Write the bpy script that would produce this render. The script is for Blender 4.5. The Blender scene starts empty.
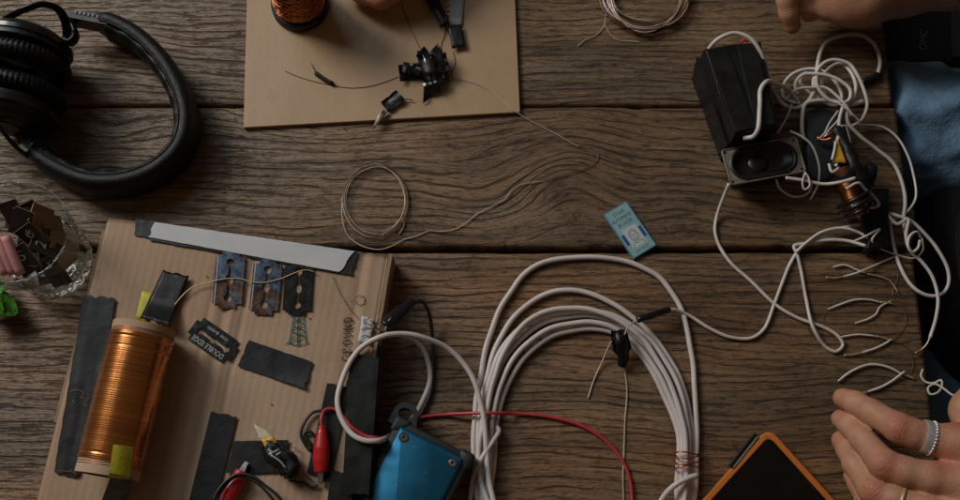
import bpy, bmesh, math, random
import numpy as np
from mathutils import Vector, Matrix, noise as mnoise

rnd = random.Random(7)
PI = math.pi
scene = bpy.context.scene
COL = scene.collection

# ------------------------------------------------------------------ camera
F, TILT, DIST = 1100.0, math.radians(17.0), 0.99
CAM = Vector((0, -DIST * math.sin(TILT), DIST * math.cos(TILT)))
cd = bpy.data.cameras.new('camera')
cam = bpy.data.objects.new('camera', cd)
COL.objects.link(cam)
cam.location = CAM
cam.rotation_euler = (TILT, 0, 0)
cd.sensor_width = 36.0
cd.lens = 36.0 * F / 960.0
cd.clip_start, cd.clip_end = 0.02, 50
scene.camera = cam

# ------------------------------------------------------------------ light
w = bpy.data.worlds.new('World')
scene.world = w
w.use_nodes = True
w.node_tree.nodes['Background'].inputs[0].default_value = (1.0, 0.72, 0.48, 1)
w.node_tree.nodes['Background'].inputs[1].default_value = 0.058


def area(name, loc, target, sx, sy, power, col):
    l = bpy.data.lights.new(name, 'AREA')
    l.shape = 'RECTANGLE'
    l.size, l.size_y = sx, sy
    l.energy, l.color = power, col
    o = bpy.data.objects.new(name, l)
    COL.objects.link(o)
    o.location = loc
    o.rotation_euler = (Vector(target) - Vector(loc)).to_track_quat('-Z', 'Y').to_euler()
    return o


area('window_light', (-1.80, 1.25, 1.60), (-0.05, 0.02, 0), 0.9, 0.9, 36, (1.0, 0.955, 0.89))
area('cool_fill_light', (-1.25, 1.25, 2.05), (-0.25, 0.1, 0), 1.3, 1.3, 12.5, (0.74, 0.90, 1.0))  # added cool fill lamp, gives the left planks their grey sheen

vs = scene.view_settings
vs.view_transform = 'Standard'
vs.look = 'None'
vs.exposure = 0.0
vs.gamma = 1.0
vs.use_curve_mapping = False


def P(px, py, z=0.0):
    """photo pixel -> point on the horizontal plane at height z (metres, table top = 0)"""
    x, y = (px - 480.0) / F, -(py - 250.0) / F
    c, s = math.cos(TILT), math.sin(TILT)
    d = Vector((x, y * c + s, y * s - c))
    return CAM + d * ((z - CAM.z) / d.z)


# ------------------------------------------------------------------ materials
def lin(c):
    return tuple(((v / 255) / 12.92 if v / 255 <= 0.04045 else ((v / 255 + 0.055) / 1.055) ** 2.4) for v in c)


class NT:
    def __init__(self, name):
        self.m = bpy.data.materials.new(name)
        self.m.use_nodes = True
        self.t = self.m.node_tree
        self.b = self.t.nodes['Principled BSDF']
        self.out = self.t.nodes['Material Output']

    def node(self, typ, **kw):
        n = self.t.nodes.new(typ)
        for k, v in kw.items():
            setattr(n, k, v)
        return n

    def link(self, a, b):
        self.t.links.new(a, b)

    def put(self, sock, v):
        if isinstance(v, bpy.types.NodeSocket):
            self.link(v, sock)
        elif v is not None:
            sock.default_value = v

    def math(self, op, a, b=None, c=None, clamp=False):
        n = self.node('ShaderNodeMath', operation=op, use_clamp=clamp)
        self.put(n.inputs[0], a)
        if b is not None:
            self.put(n.inputs[1], b)
        if c is not None:
            self.put(n.inputs[2], c)
        return n.outputs[0]

    def mapr(self, v, a, b, c=0.0, d=1.0):
        n = self.node('ShaderNodeMapRange')
        self.put(n.inputs[0], v)
        for i, q in enumerate((a, b, c, d)):
            n.inputs[i + 1].default_value = q
        return n.outputs[0]

    def coords(self, kind='Object'):
        return self.node('ShaderNodeTexCoord').outputs[kind]

    def comb(self, x, y, z=0.0):
        n = self.node('ShaderNodeCombineXYZ')
        for i, q in enumerate((x, y, z)):
            self.put(n.inputs[i], q)
        return n.outputs[0]

    def noise(self, vec, scale=1.0, detail=3.0, rough=0.55, col=False):
        n = self.node('ShaderNodeTexNoise')
        self.put(n.inputs['Vector'], vec)
        n.inputs['Scale'].default_value = scale
        n.inputs['Detail'].default_value = detail
        n.inputs['Roughness'].default_value = rough
        return n.outputs[1 if col else 0]

    def ramp(self, v, stops):
        n = self.node('ShaderNodeValToRGB')
        self.put(n.inputs[0], v)
        cr = n.color_ramp
        while len(cr.elements) < len(stops):
            cr.elements.new(0.5)
        for e, (p, c) in zip(cr.elements, stops):
            e.position = p
            e.color = (*c, 1)
        return n.outputs[0]

    def mix(self, f, a, b, mode='MIX'):
        n = self.node('ShaderNodeMix', data_type='RGBA', blend_type=mode)
        self.put(n.inputs[0], f)
        for s, v in ((n.inputs[6], a), (n.inputs[7], b)):
            self.put(s, (*v, 1) if isinstance(v, tuple) and len(v) == 3 else v)
        return n.outputs[2]

    def bump(self, h, strength=0.3, dist=0.001):
        n = self.node('ShaderNodeBump')
        n.inputs['Strength'].default_value = strength
        n.inputs['Distance'].default_value = dist
        self.link(h, n.inputs['Height'])
        self.link(n.outputs[0], self.b.inputs['Normal'])
        return n

    def set(self, **kw):
        names = dict(color='Base Color', rough='Roughness', metal='Metallic', spec='Specular IOR Level',
                     trans='Transmission Weight', ior='IOR', coat='Coat Weight', coat_rough='Coat Roughness',
                     sss='Subsurface Weight', sheen='Sheen Weight')
        for k, v in kw.items():
            s = self.b.inputs[names[k]]
            if isinstance(v, tuple) and len(v) == 3:
                v = (*v, 1)
            self.put(s, v)


def pm(name, color, rough=0.5, metal=0.0, spec=0.5, var=0.25, vscale=60, bump=0.0, bscale=300, bdist=0.0006,
       color2=None, **kw):
    n = NT(name)
    co = n.coords()
    f = n.noise(co, vscale, 4)
    f = n.mapr(f, 0.3, 0.7)
    c2 = color2 or tuple(v * (1 - var) for v in color)
    n.set(color=n.mix(f, color, c2), metal=metal, spec=spec, **kw)
    r = n.noise(co, vscale * 2.3, 3)
    n.set(rough=n.mapr(r, 0.25, 0.75, max(0.03, rough - 0.1), min(1, rough + 0.1)))
    if bump:
        n.bump(n.noise(co, bscale, 4), bump, bdist)
    return n.m


def wood_mat(name, seed, knots=(), tone=(1, 1, 1), freq=118.0, rough=1.0):
    n = NT(name)
    sx = n.node('ShaderNodeSeparateXYZ')
    n.link(n.coords(), sx.inputs[0])
    x, y, zc = sx.outputs
    warp = n.noise(n.comb(n.math('MULTIPLY', x, 2.2), n.math('MULTIPLY', y, 7.0), seed), 1, 2)
    dy = n.math('MULTIPLY', n.math('SUBTRACT', warp, 0.5), 0.030)
    wob = n.noise(n.comb(n.math('MULTIPLY', x, 30.0), n.math('MULTIPLY', y, 45.0), seed), 1, 3)
    dy = n.math('ADD', dy, n.math('MULTIPLY', n.math('SUBTRACT', wob, 0.5), 0.0022))
    for kx, ky, A, wx, wy, mode in knots:
        u = n.math('DIVIDE', n.math('SUBTRACT', x, kx), wx)
        v = n.math('DIVIDE', n.math('SUBTRACT', y, ky), wy)
        g = n.math('EXPONENT', n.math('MULTIPLY', n.math('ADD', n.math('MULTIPLY', u, u), n.math('MULTIPLY', v, v)), -1.0))
        if mode == 'eye':
            g = n.math('MULTIPLY', g, v)
        dy = n.math('ADD', dy, n.math('MULTIPLY', g, A))
    yy = n.math('ADD', y, dy)
    ys = n.math('ADD', y, n.math('MULTIPLY', dy, 0.55))

    def grain(fx, fy, detail, rough=0.6, off=0.0, c=None):
        return n.noise(n.comb(n.math('MULTIPLY', x, fx), n.math('MULTIPLY', c or yy, fy), seed + off), 1, detail, rough)
    n1 = grain(2.0, 42, 3, 0.6)                       # broad bands
    n2 = grain(15, 560, 4, 0.7, 3.3, ys)              # fibres
    n3 = grain(75, 1150, 2, 0.6, 7.1, ys)             # pores
    n4 = n.noise(n.comb(n.math('MULTIPLY', x, 6), n.math('MULTIPLY', y, 11), seed), 1, 5)
    n7 = n.noise(n.comb(n.math('MULTIPLY', x, 190), n.math('MULTIPLY', y, 320), seed), 1, 4, 0.7)
    # growth rings: uneven dark broken lines
    jit = grain(5, 24, 3, 0.6, 29.0)
    ph = n.math('ADD', n.math('MULTIPLY', yy, freq), n.math('MULTIPLY', jit, 4.0))
    saw = n.math('FRACT', ph)
    edge = n.math('ABSOLUTE', n.math('SUBTRACT', saw, 0.5))
    brk = grain(20, 150, 5, 0.75, 11.7)
    ring = n.math('MULTIPLY', n.mapr(edge, 0.15, 0.04), n.mapr(brk, 0.42, 0.56))
    soft = n.mapr(edge, 0.5, 0.0)
    gouge = n.math('MULTIPLY', n.mapr(grain(24, 190, 4, 0.7, 17.0), 0.57, 0.64), n.mapr(n4, 0.42, 0.56))
    mixv = n.math('ADD', n.math('MULTIPLY', n1, 0.34), n.math('ADD', n.math('MULTIPLY', n2, 0.40), n.math('ADD', n.math('MULTIPLY', n3, 0.16), n.math('MULTIPLY', n7, 0.16))))
    mixv = n.math('SUBTRACT', mixv, n.math('MULTIPLY', soft, 0.035))
    col = n.ramp(mixv, [(0.37, (0.042, 0.026, 0.014)), (0.46, (0.150, 0.099, 0.058)), (0.55, (0.262, 0.180, 0.110)),
                        (0.68, (0.400, 0.290, 0.190))])
    # warmer and greyer patches, old stains and stray scratches
    hue = n.noise(n.comb(n.math('MULTIPLY', x, 3.4), n.math('MULTIPLY', y, 13.0), seed + 50), 1, 3)
    col = n.mix(n.mapr(hue, 0.40, 0.66, 0.0, 0.8), col, n.mix(1.0, col, (1.12, 0.86, 0.60), 'MULTIPLY'))
    stain = n.mapr(n.noise(n.comb(n.math('MULTIPLY', x, 16), n.math('MULTIPLY', y, 26), seed + 60), 1, 6, 0.65), 0.58, 0.70, 0.0, 0.75)
    col = n.mix(stain, col, n.mix(1.0, col, (0.42, 0.36, 0.32), 'MULTIPLY'))
    sa = n.noise(n.comb(n.math('MULTIPLY_ADD', x, 95.0, n.math('MULTIPLY', y, 70.0)), n.math('MULTIPLY_ADD', y, 22.0, n.math('MULTIPLY', x, -16.0)), seed + 70), 1, 2)
    scratch = n.mapr(sa, 0.715, 0.75, 0.0, 0.7)
    dark = n.math('MAXIMUM', n.math('MULTIPLY', ring, 0.88), n.math('MULTIPLY', gouge, 0.85))
    dark = n.math('MAXIMUM', n.math('MAXIMUM', dark, scratch), n.mapr(n3, 0.58, 0.70, 0.0, 0.8))
    col = n.mix(dark, col, (0.014, 0.009, 0.006))
    blot = n.mapr(n4, 0.40, 0.66, 0.0, 0.85)
    col = n.mix(blot, col, n.mix(0.55, col, (0.045, 0.028, 0.017)))
    col = n.mix(1.0, col, tuple(v * 0.93 for v in tone), 'MULTIPLY')
    n.set(color=col, spec=0.62)
    n.set(rough=n.math('ADD', n.mapr(n2, 0.35, 0.65, 0.52, 0.38), n.math('MULTIPLY', dark, 0.3), clamp=True))
    h = n.math('SUBTRACT', n.math('ADD', n.math('MULTIPLY', n2, 0.55), n.math('ADD', n.math('MULTIPLY', n3, 0.15), n.math('MULTIPLY', n7, 0.25))), n.math('MULTIPLY', dark, 0.8))
    n.bump(h, 0.9, 0.0013)
    return n.m


M = {}
M['white_cable'] = pm('white_cable', (0.72, 0.65, 0.63), 0.42, color2=(0.58, 0.48, 0.44), vscale=34, bump=0.25, bscale=160)
M['white_cord'] = pm('white_cord', (0.74, 0.69, 0.65), 0.45, color2=(0.56, 0.47, 0.41), vscale=45, bump=0.2, bscale=200)
M['red_wire'] = pm('red_wire', (0.55, 0.045, 0.06), 0.4, var=0.2)
M['red_plastic'] = pm('red_plastic', (0.50, 0.012, 0.014), 0.35, var=0.2, bump=0.1)
M['black_wire'] = pm('black_wire', (0.016, 0.016, 0.017), 0.4)
M['black_plastic'] = pm('black_plastic', (0.010, 0.010, 0.011), 0.42, spec=0.35, bump=0.15, bscale=900)
M['black_gloss'] = pm('black_gloss', (0.012, 0.012, 0.013), 0.22)
M['rubber'] = pm('rubber', (0.013, 0.015, 0.018), 0.6, bump=0.12, bscale=1200)
M['grey_plastic'] = pm('grey_plastic', (0.03, 0.034, 0.037), 0.55, bump=0.1)
M['leather'] = pm('leather', (0.007, 0.007, 0.0075), 0.42, spec=0.3, bump=0.7, bscale=900, bdist=0.0007)
M['copper'] = pm('copper', (0.62, 0.24, 0.10), 0.34, metal=1.0, var=0.3, vscale=200)
M['copper_thin'] = pm('copper_thin', (0.26, 0.13, 0.065), 0.4, metal=0.7, var=0.4, vscale=50)
M['bare_wire'] = pm('bare_wire', (0.55, 0.36, 0.22), 0.38, metal=0.8, var=0.4, vscale=60)
M['pale_wire'] = pm('pale_wire', (0.70, 0.62, 0.54), 0.45, color2=(0.42, 0.31, 0.22), vscale=25)
M['silver_wire'] = pm('silver_wire', (0.74, 0.70, 0.66), 0.36, metal=0.35, color2=(0.40, 0.24, 0.14), vscale=22)
M['gold_wire'] = pm('gold_wire', (0.66, 0.49, 0.26), 0.4, metal=0.4)
M['steel'] = pm('steel', (0.55, 0.55, 0.56), 0.28, metal=1.0, var=0.2)
M['dull_steel'] = pm('dull_steel', (0.20, 0.21, 0.23), 0.45, metal=1.0, var=0.3)
M['silver'] = pm('silver', (0.80, 0.78, 0.76), 0.35, metal=0.55, var=0.25, vscale=400)
M['paper_white'] = pm('paper_white', (0.56, 0.55, 0.56), 0.75, var=0.08, vscale=30, bump=0.2, bscale=120)
M['paper_grey'] = pm('paper_grey', (0.40, 0.41, 0.43), 0.7, var=0.12, vscale=80)
M['yellow_tape'] = pm('yellow_tape', (0.60, 0.52, 0.03), 0.5, var=0.3, vscale=90, bump=0.5, bscale=130, bdist=0.001)
M['orange_yellow'] = pm('orange_yellow', (0.72, 0.38, 0.02), 0.45, var=0.15)
M['cream'] = pm('cream', (0.66, 0.58, 0.38), 0.5, var=0.15)
M['ink_brown'] = pm('ink_brown', (0.05, 0.028, 0.02), 0.7)
M['ink_teal'] = pm('ink_teal', (0.03, 0.20, 0.20), 0.7)
M['tan_card'] = pm('tan_card', (0.30, 0.17, 0.085), 0.7, var=0.3, vscale=100)
M['brown_black_card'] = pm('brown_black_card', (0.022, 0.016, 0.013), 0.45, var=0.4)
M['pink'] = pm('pink', (0.62, 0.27, 0.26), 0.5, var=0.25, vscale=60)
M['white_print'] = pm('white_print', (0.5, 0.5, 0.48), 0.6)
M['dark_print'] = pm('dark_print', (0.03, 0.035, 0.04), 0.6)
M['blue_print'] = pm('blue_print', (0.02, 0.06, 0.24), 0.6)
M['pack_blue'] = pm('pack_blue', (0.26, 0.44, 0.47), 0.55, var=0.15, vscale=90)
M['pack_pale'] = pm('pack_pale', (0.50, 0.54, 0.55), 0.6, var=0.1, vscale=120)
M['ink_pack'] = pm('ink_pack', (0.05, 0.15, 0.19), 0.6)
M['pack_border'] = pm('pack_border', (0.10, 0.27, 0.36), 0.55, var=0.1)
M['orange'] = pm('orange', (0.64, 0.19, 0.03), 0.5, var=0.15, vscale=40)
M['screen'] = pm('screen', (0.006, 0.0045, 0.004), 0.12, var=0.3)
M['floor'] = pm('floor', (0.03, 0.024, 0.02), 0.7, vscale=6)
M['shirt'] = pm('shirt', (0.006, 0.006, 0.007), 0.95, spec=0.2, bump=0.3, bscale=700)
M['bag'] = pm('bag', (0.014, 0.014, 0.015), 0.85, spec=0.3, bump=0.5, bscale=900)
M['bag_print'] = pm('bag_print', (0.11, 0.11, 0.112), 0.7)
M['nail'] = pm('nail', (0.60, 0.36, 0.30), 0.3)
M['plank_side'] = pm('plank_side', (0.05, 0.034, 0.022), 0.8, vscale=40)
M['leaf'] = pm('leaf', (0.035, 0.14, 0.010), 0.45, color2=(0.07, 0.25, 0.02), vscale=90, bump=0.4, bscale=300)
M['cone'] = pm('cone', (0.010, 0.0095, 0.009), 0.4, bump=0.1)
M['speaker_frame'] = pm('speaker_frame', (0.34, 0.28, 0.23), 0.42, metal=0.4, color2=(0.20, 0.15, 0.11), vscale=90)
M['dust_cap'] = pm('dust_cap', (0.011, 0.010, 0.010), 0.32)


def tape_mat():
    n = NT('black_tape')
    co = n.coords()
    n.set(color=n.mix(n.mapr(n.noise(co, 80, 3), 0.3, 0.7), (0.007, 0.007, 0.0072), (0.011, 0.011, 0.0112)), spec=0.32)
    n.set(rough=n.mapr(n.noise(co, 60, 5), 0.3, 0.7, 0.30, 0.6))
    n.bump(n.math('ADD', n.noise(co, 70, 4, 0.6), n.math('MULTIPLY', n.noise(co, 1500, 2), 0.06)), 0.30, 0.0013)
    return n.m


def cardboard_mat(name, c1=(0.46, 0.315, 0.215), c2=(0.37, 0.24, 0.155), fx=None):
    n = NT(name)
    co = n.coords()
    f = n.mapr(n.noise(co, 14, 5), 0.3, 0.7)
    col = n.mix(f, c1, c2)
    spk = n.mapr(n.noise(co, 700, 2), 0.62, 0.72)
    col = n.mix(n.math('MULTIPLY', spk, 0.35), col, (0.18, 0.11, 0.06))
    stain = n.mapr(n.noise(co, 35, 6), 0.64, 0.72)
    col = n.mix(n.math('MULTIPLY', stain, 0.35), col, (0.2, 0.12, 0.07))
    n.set(color=col, rough=0.78, spec=0.3)
    n.bump(n.math('ADD', n.noise(co, 500, 3), n.math('MULTIPLY', n.noise(co, 60, 3), 1.2)), 0.3, 0.0007)
    return n.m


def blued_steel():
    n = NT('blued_steel')
    co = n.coords()
    f = n.noise(co, 26, 1)
    col = n.ramp(f, [(0.30, (0.030, 0.036, 0.07)), (0.44, (0.10, 0.125, 0.17)), (0.52, (0.05, 0.034, 0.04)),
                     (0.60, (0.13, 0.062, 0.03)), (0.72, (0.11, 0.115, 0.135))])
    n.set(color=col, metal=1.0, rough=n.mapr(n.noise(co, 200, 3), 0.3, 0.7, 0.2, 0.42))
    n.bump(n.noise(co, 90, 2), 0.12, 0.001)
    return n.m


def mdf_mat():
    n = NT('fibreboard')
    co = n.coords()
    f = n.mapr(n.noise(co, 9, 5), 0.3, 0.7)
    col = n.mix(f, (0.46, 0.305, 0.175), (0.41, 0.26, 0.145))
    spk = n.mapr(n.noise(co, 900, 2), 0.6, 0.75)
    col = n.mix(n.math('MULTIPLY', spk, 0.3), col, (0.2, 0.115, 0.06))
    sx = n.node('ShaderNodeSeparateXYZ')
    n.link(co, sx.inputs[0])
    st = n.noise(n.comb(n.math('MULTIPLY', sx.outputs[0], 60.0), n.math('MULTIPLY', sx.outputs[1], 7.0)), 1, 4, 0.6)
    col = n.mix(n.mapr(st, 0.45, 0.75, 0.0, 0.35), col, (0.34, 0.215, 0.115))
    blot = n.mapr(n.noise(co, 26, 6, 0.65), 0.58, 0.72, 0.0, 0.4)
    col = n.mix(blot, col, (0.30, 0.18, 0.095))
    n.set(color=col, rough=n.mapr(n.noise(co, 18, 4), 0.3, 0.7, 0.34, 0.56), spec=0.5)
    n.bump(n.math('ADD', n.noise(co, 600, 3), n.noise(co, 14, 2)), 0.2, 0.0008)
    return n.m


def winding_mat(axis):
    n = NT('copper_winding')
    co = n.coords()
    sx = n.node('ShaderNodeSeparateXYZ')
    n.link(co, sx.inputs[0])
    d = n.node('ShaderNodeVectorMath', operation='DOT_PRODUCT')
    n.link(co, d.inputs[0])
    d.inputs[1].default_value = axis
    v = n.noise(n.comb(n.math('MULTIPLY', d.outputs[1], 600.0), 0.0), 1, 3, 0.7)
    big = n.noise(n.comb(n.math('MULTIPLY', d.outputs[1], 60.0), 3.0), 1, 2)
    col = n.ramp(v, [(0.3, (0.32, 0.085, 0.016)), (0.5, (0.64, 0.22, 0.05)), (0.7, (0.82, 0.38, 0.11))])
    col = n.mix(n.mapr(big, 0.4, 0.7, 0, 0.5), col, (0.30, 0.08, 0.02))
    n.set(color=col, metal=0.9, rough=0.24, coat=0.8, coat_rough=0.12)
    n.bump(n.math('ADD', v, n.math('MULTIPLY', big, 1.0)), 0.10, 0.0006)
    return n.m


def skin_mat():
    n = NT('skin')
    at = n.node('ShaderNodeAttribute', attribute_name='flush')
    co = n.coords()
    f = n.mapr(n.noise(co, 60, 5), 0.3, 0.7)
    col = n.mix(f, (0.56, 0.295, 0.185), (0.48, 0.225, 0.13))
    col = n.mix(n.math('MULTIPLY', at.outputs['Fac'], 0.85), col, (0.44, 0.105, 0.06))
    mot = n.mapr(n.noise(co, 170, 5, 0.7), 0.5, 0.7, 0, 0.45)
    col = n.mix(mot, col, (0.40, 0.16, 0.10))
    vein = n.mapr(n.noise(co, 26, 3), 0.52, 0.66, 0, 0.4)
    col = n.mix(vein, col, (0.36, 0.20, 0.16))
    n.set(color=col, rough=0.46, spec=0.4, sss=0.12)
    n.b.inputs['Subsurface Radius'].default_value = (0.006, 0.002, 0.001)
    n.b.inputs['Subsurface Scale'].default_value = 0.5
    vor = n.node('ShaderNodeTexVoronoi')
    n.link(co, vor.inputs['Vector'])
    vor.inputs['Scale'].default_value = 900
    h = n.math('ADD', n.math('MULTIPLY', vor.outputs[0], 0.5), n.noise(co, 220, 4))
    tt = n.node('ShaderNodeAttribute', attribute_name='crease_t').outputs['Fac']
    tw = n.node('ShaderNodeAttribute', attribute_name='crease_w').outputs['Fac']
    wob = n.math('MULTIPLY', n.noise(co, 160, 3), 5.0)
    cr = n.math('POWER', n.math('ABSOLUTE', n.math('SINE', n.math('MULTIPLY_ADD', tt, 1350.0, wob))), 0.45)
    amp = n.math('MULTIPLY', tw, n.mapr(n.noise(co, 120, 2), 0.35, 0.6))
    h = n.math('ADD', h, n.math('MULTIPLY', n.math('MULTIPLY', cr, amp), 1.3))
    n.bump(h, 0.42, 0.0009)
    return n.m


def denim_mat(name, a, b):
    n = NT(name)
    co = n.coords()
    f = n.mapr(n.noise(co, 30, 6, 0.65), 0.36, 0.64)
    w1 = n.node('ShaderNodeTexWave')
    n.link(co, w1.inputs['Vector'])
    w1.inputs['Scale'].default_value = 420
    w1.inputs['Distortion'].default_value = 2.0
    thr = n.noise(co, 1400, 2)
    col = n.mix(f, a, b)
    col = n.mix(n.mapr(thr, 0.4, 0.7, 0, 0.4), col, tuple(min(1, v * 1.7) for v in a))
    n.set(color=col, rough=1.0, spec=0.05)
    n.bump(n.math('ADD', n.math('MULTIPLY', n.noise(co, 45, 5, 0.65), 5.0), n.noise(co, 500, 3)), 0.6, 0.0010)
    return n.m


def thin_glass():
    n = NT('thin_glass')
    tr = n.node('ShaderNodeBsdfTransparent')
    tr.inputs[0].default_value = (0.93, 0.955, 0.95, 1)
    gls = n.node('ShaderNodeBsdfGlossy')
    gls.inputs['Roughness'].default_value = 0.04
    lw_ = n.node('ShaderNodeLayerWeight')
    lw_.inputs[0].default_value = 0.5
    fac = n.math('MULTIPLY_ADD', n.math('POWER', lw_.outputs['Facing'], 4.0), 0.55, 0.045, clamp=True)
    mx = n.node('ShaderNodeMixShader')
    n.link(fac, mx.inputs[0])
    n.link(tr.outputs[0], mx.inputs[1])
    n.link(gls.outputs[0], mx.inputs[2])
    n.link(mx.outputs[0], n.out.inputs[0])
    return n.m


def glass_mat():
    n = NT('clear_glass')
    n.set(color=(0.93, 0.96, 0.95), rough=0.02, trans=1.0, ior=1.45)
    return n.m


def anodised():
    n = NT('blue_anodised')
    co = n.coords()
    f = n.mapr(n.noise(co, 30, 3), 0.3, 0.7)
    col = n.mix(f, (0.018, 0.155, 0.27), (0.014, 0.12, 0.22))
    sc = n.mapr(n.noise(co, 200, 6, 0.75), 0.635, 0.70)
    col = n.mix(n.math('MULTIPLY', sc, 0.7), col, (0.30, 0.42, 0.48))
    n.set(color=col, metal=0.75, rough=n.mapr(n.noise(co, 45, 5), 0.3, 0.7, 0.40, 0.60))
    n.bump(n.noise(co, 1500, 2), 0.06, 0.0003)
    return n.m


M['tape'] = tape_mat()
M['cardboard'] = cardboard_mat('cardboard')
M['cardboard_edge'] = cardboard_mat('cardboard_edge', (0.36, 0.24, 0.14), (0.25, 0.155, 0.085))
M['tube_card'] = cardboard_mat('tube_card', (0.50, 0.35, 0.24), (0.42, 0.27, 0.17))
M['blued'] = blued_steel()
M['mdf'] = mdf_mat()
M['skin'] = skin_mat()
M['denim'] = denim_mat('denim', (0.17, 0.27, 0.38), (0.085, 0.15, 0.23))
M['glass'] = glass_mat()
M['thin_glass'] = thin_glass()
M['anodised'] = anodised()

# ------------------------------------------------------------------ object helpers
ORG = {}


class MB:
    def __init__(self):
        self.v, self.f = [], []

    def add(self, vs, fs):
        o = len(self.v)
        self.v += [Vector(p) for p in vs]
        self.f += [tuple(i + o for i in f) for f in fs]
        return self


def new_obj(name, mb, mat, parent=None, smooth=True, loc=None, flat_angle=None):
    """world-space mesh -> one object (origin at the parent's base, or at its own base)"""
    if parent is not None:
        org = ORG[parent.name]
    elif loc is not None:
        org = Vector(loc)
    else:
        a = np.array([tuple(p) for p in mb.v])
        org = Vector((float(a[:, 0].mean()), float(a[:, 1].mean()), float(a[:, 2].min())))
    me = bpy.data.meshes.new(name)
    me.from_pydata([tuple(p - org) for p in mb.v], [], mb.f)
    me.validate()
    if smooth:
        me.polygons.foreach_set('use_smooth', [True] * len(me.polygons))
        if flat_angle:
            me.set_sharp_from_angle(angle=math.radians(flat_angle))
    me.materials.append(M[mat] if isinstance(mat, str) else mat)
    o = bpy.data.objects.new(name, me)
    COL.objects.link(o)
    if parent is not None:
        o.parent = parent
    else:
        o.location = org
    ORG[o.name] = org
    return o


def tag(o, label, cat, group=None, kind=None):
    if label:
        o['label'] = label
    if cat:
        o['category'] = cat
    if group:
        o['group'] = group
    if kind:
        o['kind'] = kind
    return o


def thing(name, label, cat, loc, group=None):
    o = bpy.data.objects.new(name, None)
    o.empty_display_size = 0.02
    COL.objects.link(o)
    o.location = loc
    ORG[o.name] = Vector(loc)
    return tag(o, label, cat, group)


# ------------------------------------------------------------------ shape helpers
def catmull(pts, step, closed=False):
    pts = [Vector(p) for p in pts]
    n = len(pts)
    out = []
    segs = n if closed else n - 1
    for i in range(segs):
        p1, p2 = pts[i], pts[(i + 1) % n]
        p0 = pts[i - 1] if (i > 0 or closed) else p1 + (p1 - p2)
        p3 = pts[(i + 2) % n] if (i + 2 < n or closed) else p2 + (p2 - p1)
        # centripetal
        def tj(t, a, b):
            return t + max(1e-7, (b - a).length) ** 0.5
        t0 = 0.0
        t1 = tj(t0, p0, p1)
        t2 = tj(t1, p1, p2)
        t3 = tj(t2, p2, p3)
        m = max(2, int((p2 - p1).length / step + 0.5))
        for k in range(m):
            t = t1 + (t2 - t1) * k / m
            A1 = p0 * ((t1 - t) / (t1 - t0)) + p1 * ((t - t0) / (t1 - t0))
            A2 = p1 * ((t2 - t) / (t2 - t1)) + p2 * ((t - t1) / (t2 - t1))
            A3 = p2 * ((t3 - t) / (t3 - t2)) + p3 * ((t - t2) / (t3 - t2))
            B1 = A1 * ((t2 - t) / (t2 - t0)) + A2 * ((t - t0) / (t2 - t0))
            B2 = A2 * ((t3 - t) / (t3 - t1)) + A3 * ((t - t1) / (t3 - t1))
            out.append(B1 * ((t2 - t) / (t2 - t1)) + B2 * ((t - t1) / (t2 - t1)))
    if not closed:
        out.append(pts[-1])
    return out


def sweep(path, section, closed=False, up=None, scale=None, roll=None):
    """section: list of (a, b) offsets along side / up vectors"""
    mb = MB()
    n = len(path)
    ns = len(section)
    prev = None
    for i, p in enumerate(path):
        if closed:
            t = path[(i + 1) % n] - path[i - 1]
        else:
            t = path[min(i + 1, n - 1)] - path[max(i - 1, 0)]
        t = t.normalized() if t.length > 0 else Vector((1, 0, 0))
        if up is not None:
            side = t.cross(Vector(up)).normalized()
            u = side.cross(t)
        else:
            if prev is None:
                prev = Vector((0, 0, 1)) if abs(t.z) < 0.9 else Vector((1, 0, 0))
            side = t.cross(prev).normalized()
            u = side.cross(t)
            prev = u
        s = scale(i / max(1, n - 1)) if scale else 1.0
        for a, b in section:
            mb.v.append(p + side * a * s + u * b * s)
    rings = n if closed else n - 1
    for i in range(rings):
        j = (i + 1) % n
        for k in range(ns):
            l = (k + 1) % ns
            mb.f.append((i * ns + k, i * ns + l, j * ns + l, j * ns + k))
    if not closed:
        mb.f.append(tuple(range(ns - 1, -1, -1)))
        mb.f.append(tuple((n - 1) * ns + k for k in range(ns)))
    return mb


def circ(r, n=8, ry=None):
    ry = ry or r
    return [(r * math.cos(2 * PI * k / n), ry * math.sin(2 * PI * k / n)) for k in range(n)]


def px_pts(lst, z):
    return [P(p[0], p[1], p[2] if len(p) > 2 else z) for p in lst]


def tube(pts, r, n=8, step=None, closed=False, jitter=0.0, seed=0, flat=None, scale=None):
    path = catmull(pts, step or max(0.0016, r * 1.2), closed)
    if jitter:
        path = [p + Vector((mnoise.noise(Vector((p.x * 40, p.y * 40, seed))), mnoise.noise(Vector((p.y * 40, p.x * 40, seed + 9))),
                            0.3 * abs(mnoise.noise(Vector((p.y * 40, p.x * 40, seed + 19)))))) * jitter for p in path]
    return sweep(path, circ(r, n, flat), closed, scale=scale)


def ptube(lst, r, z=None, **kw):
    return tube(px_pts(lst, r if z is None else z), r, **kw)


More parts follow.
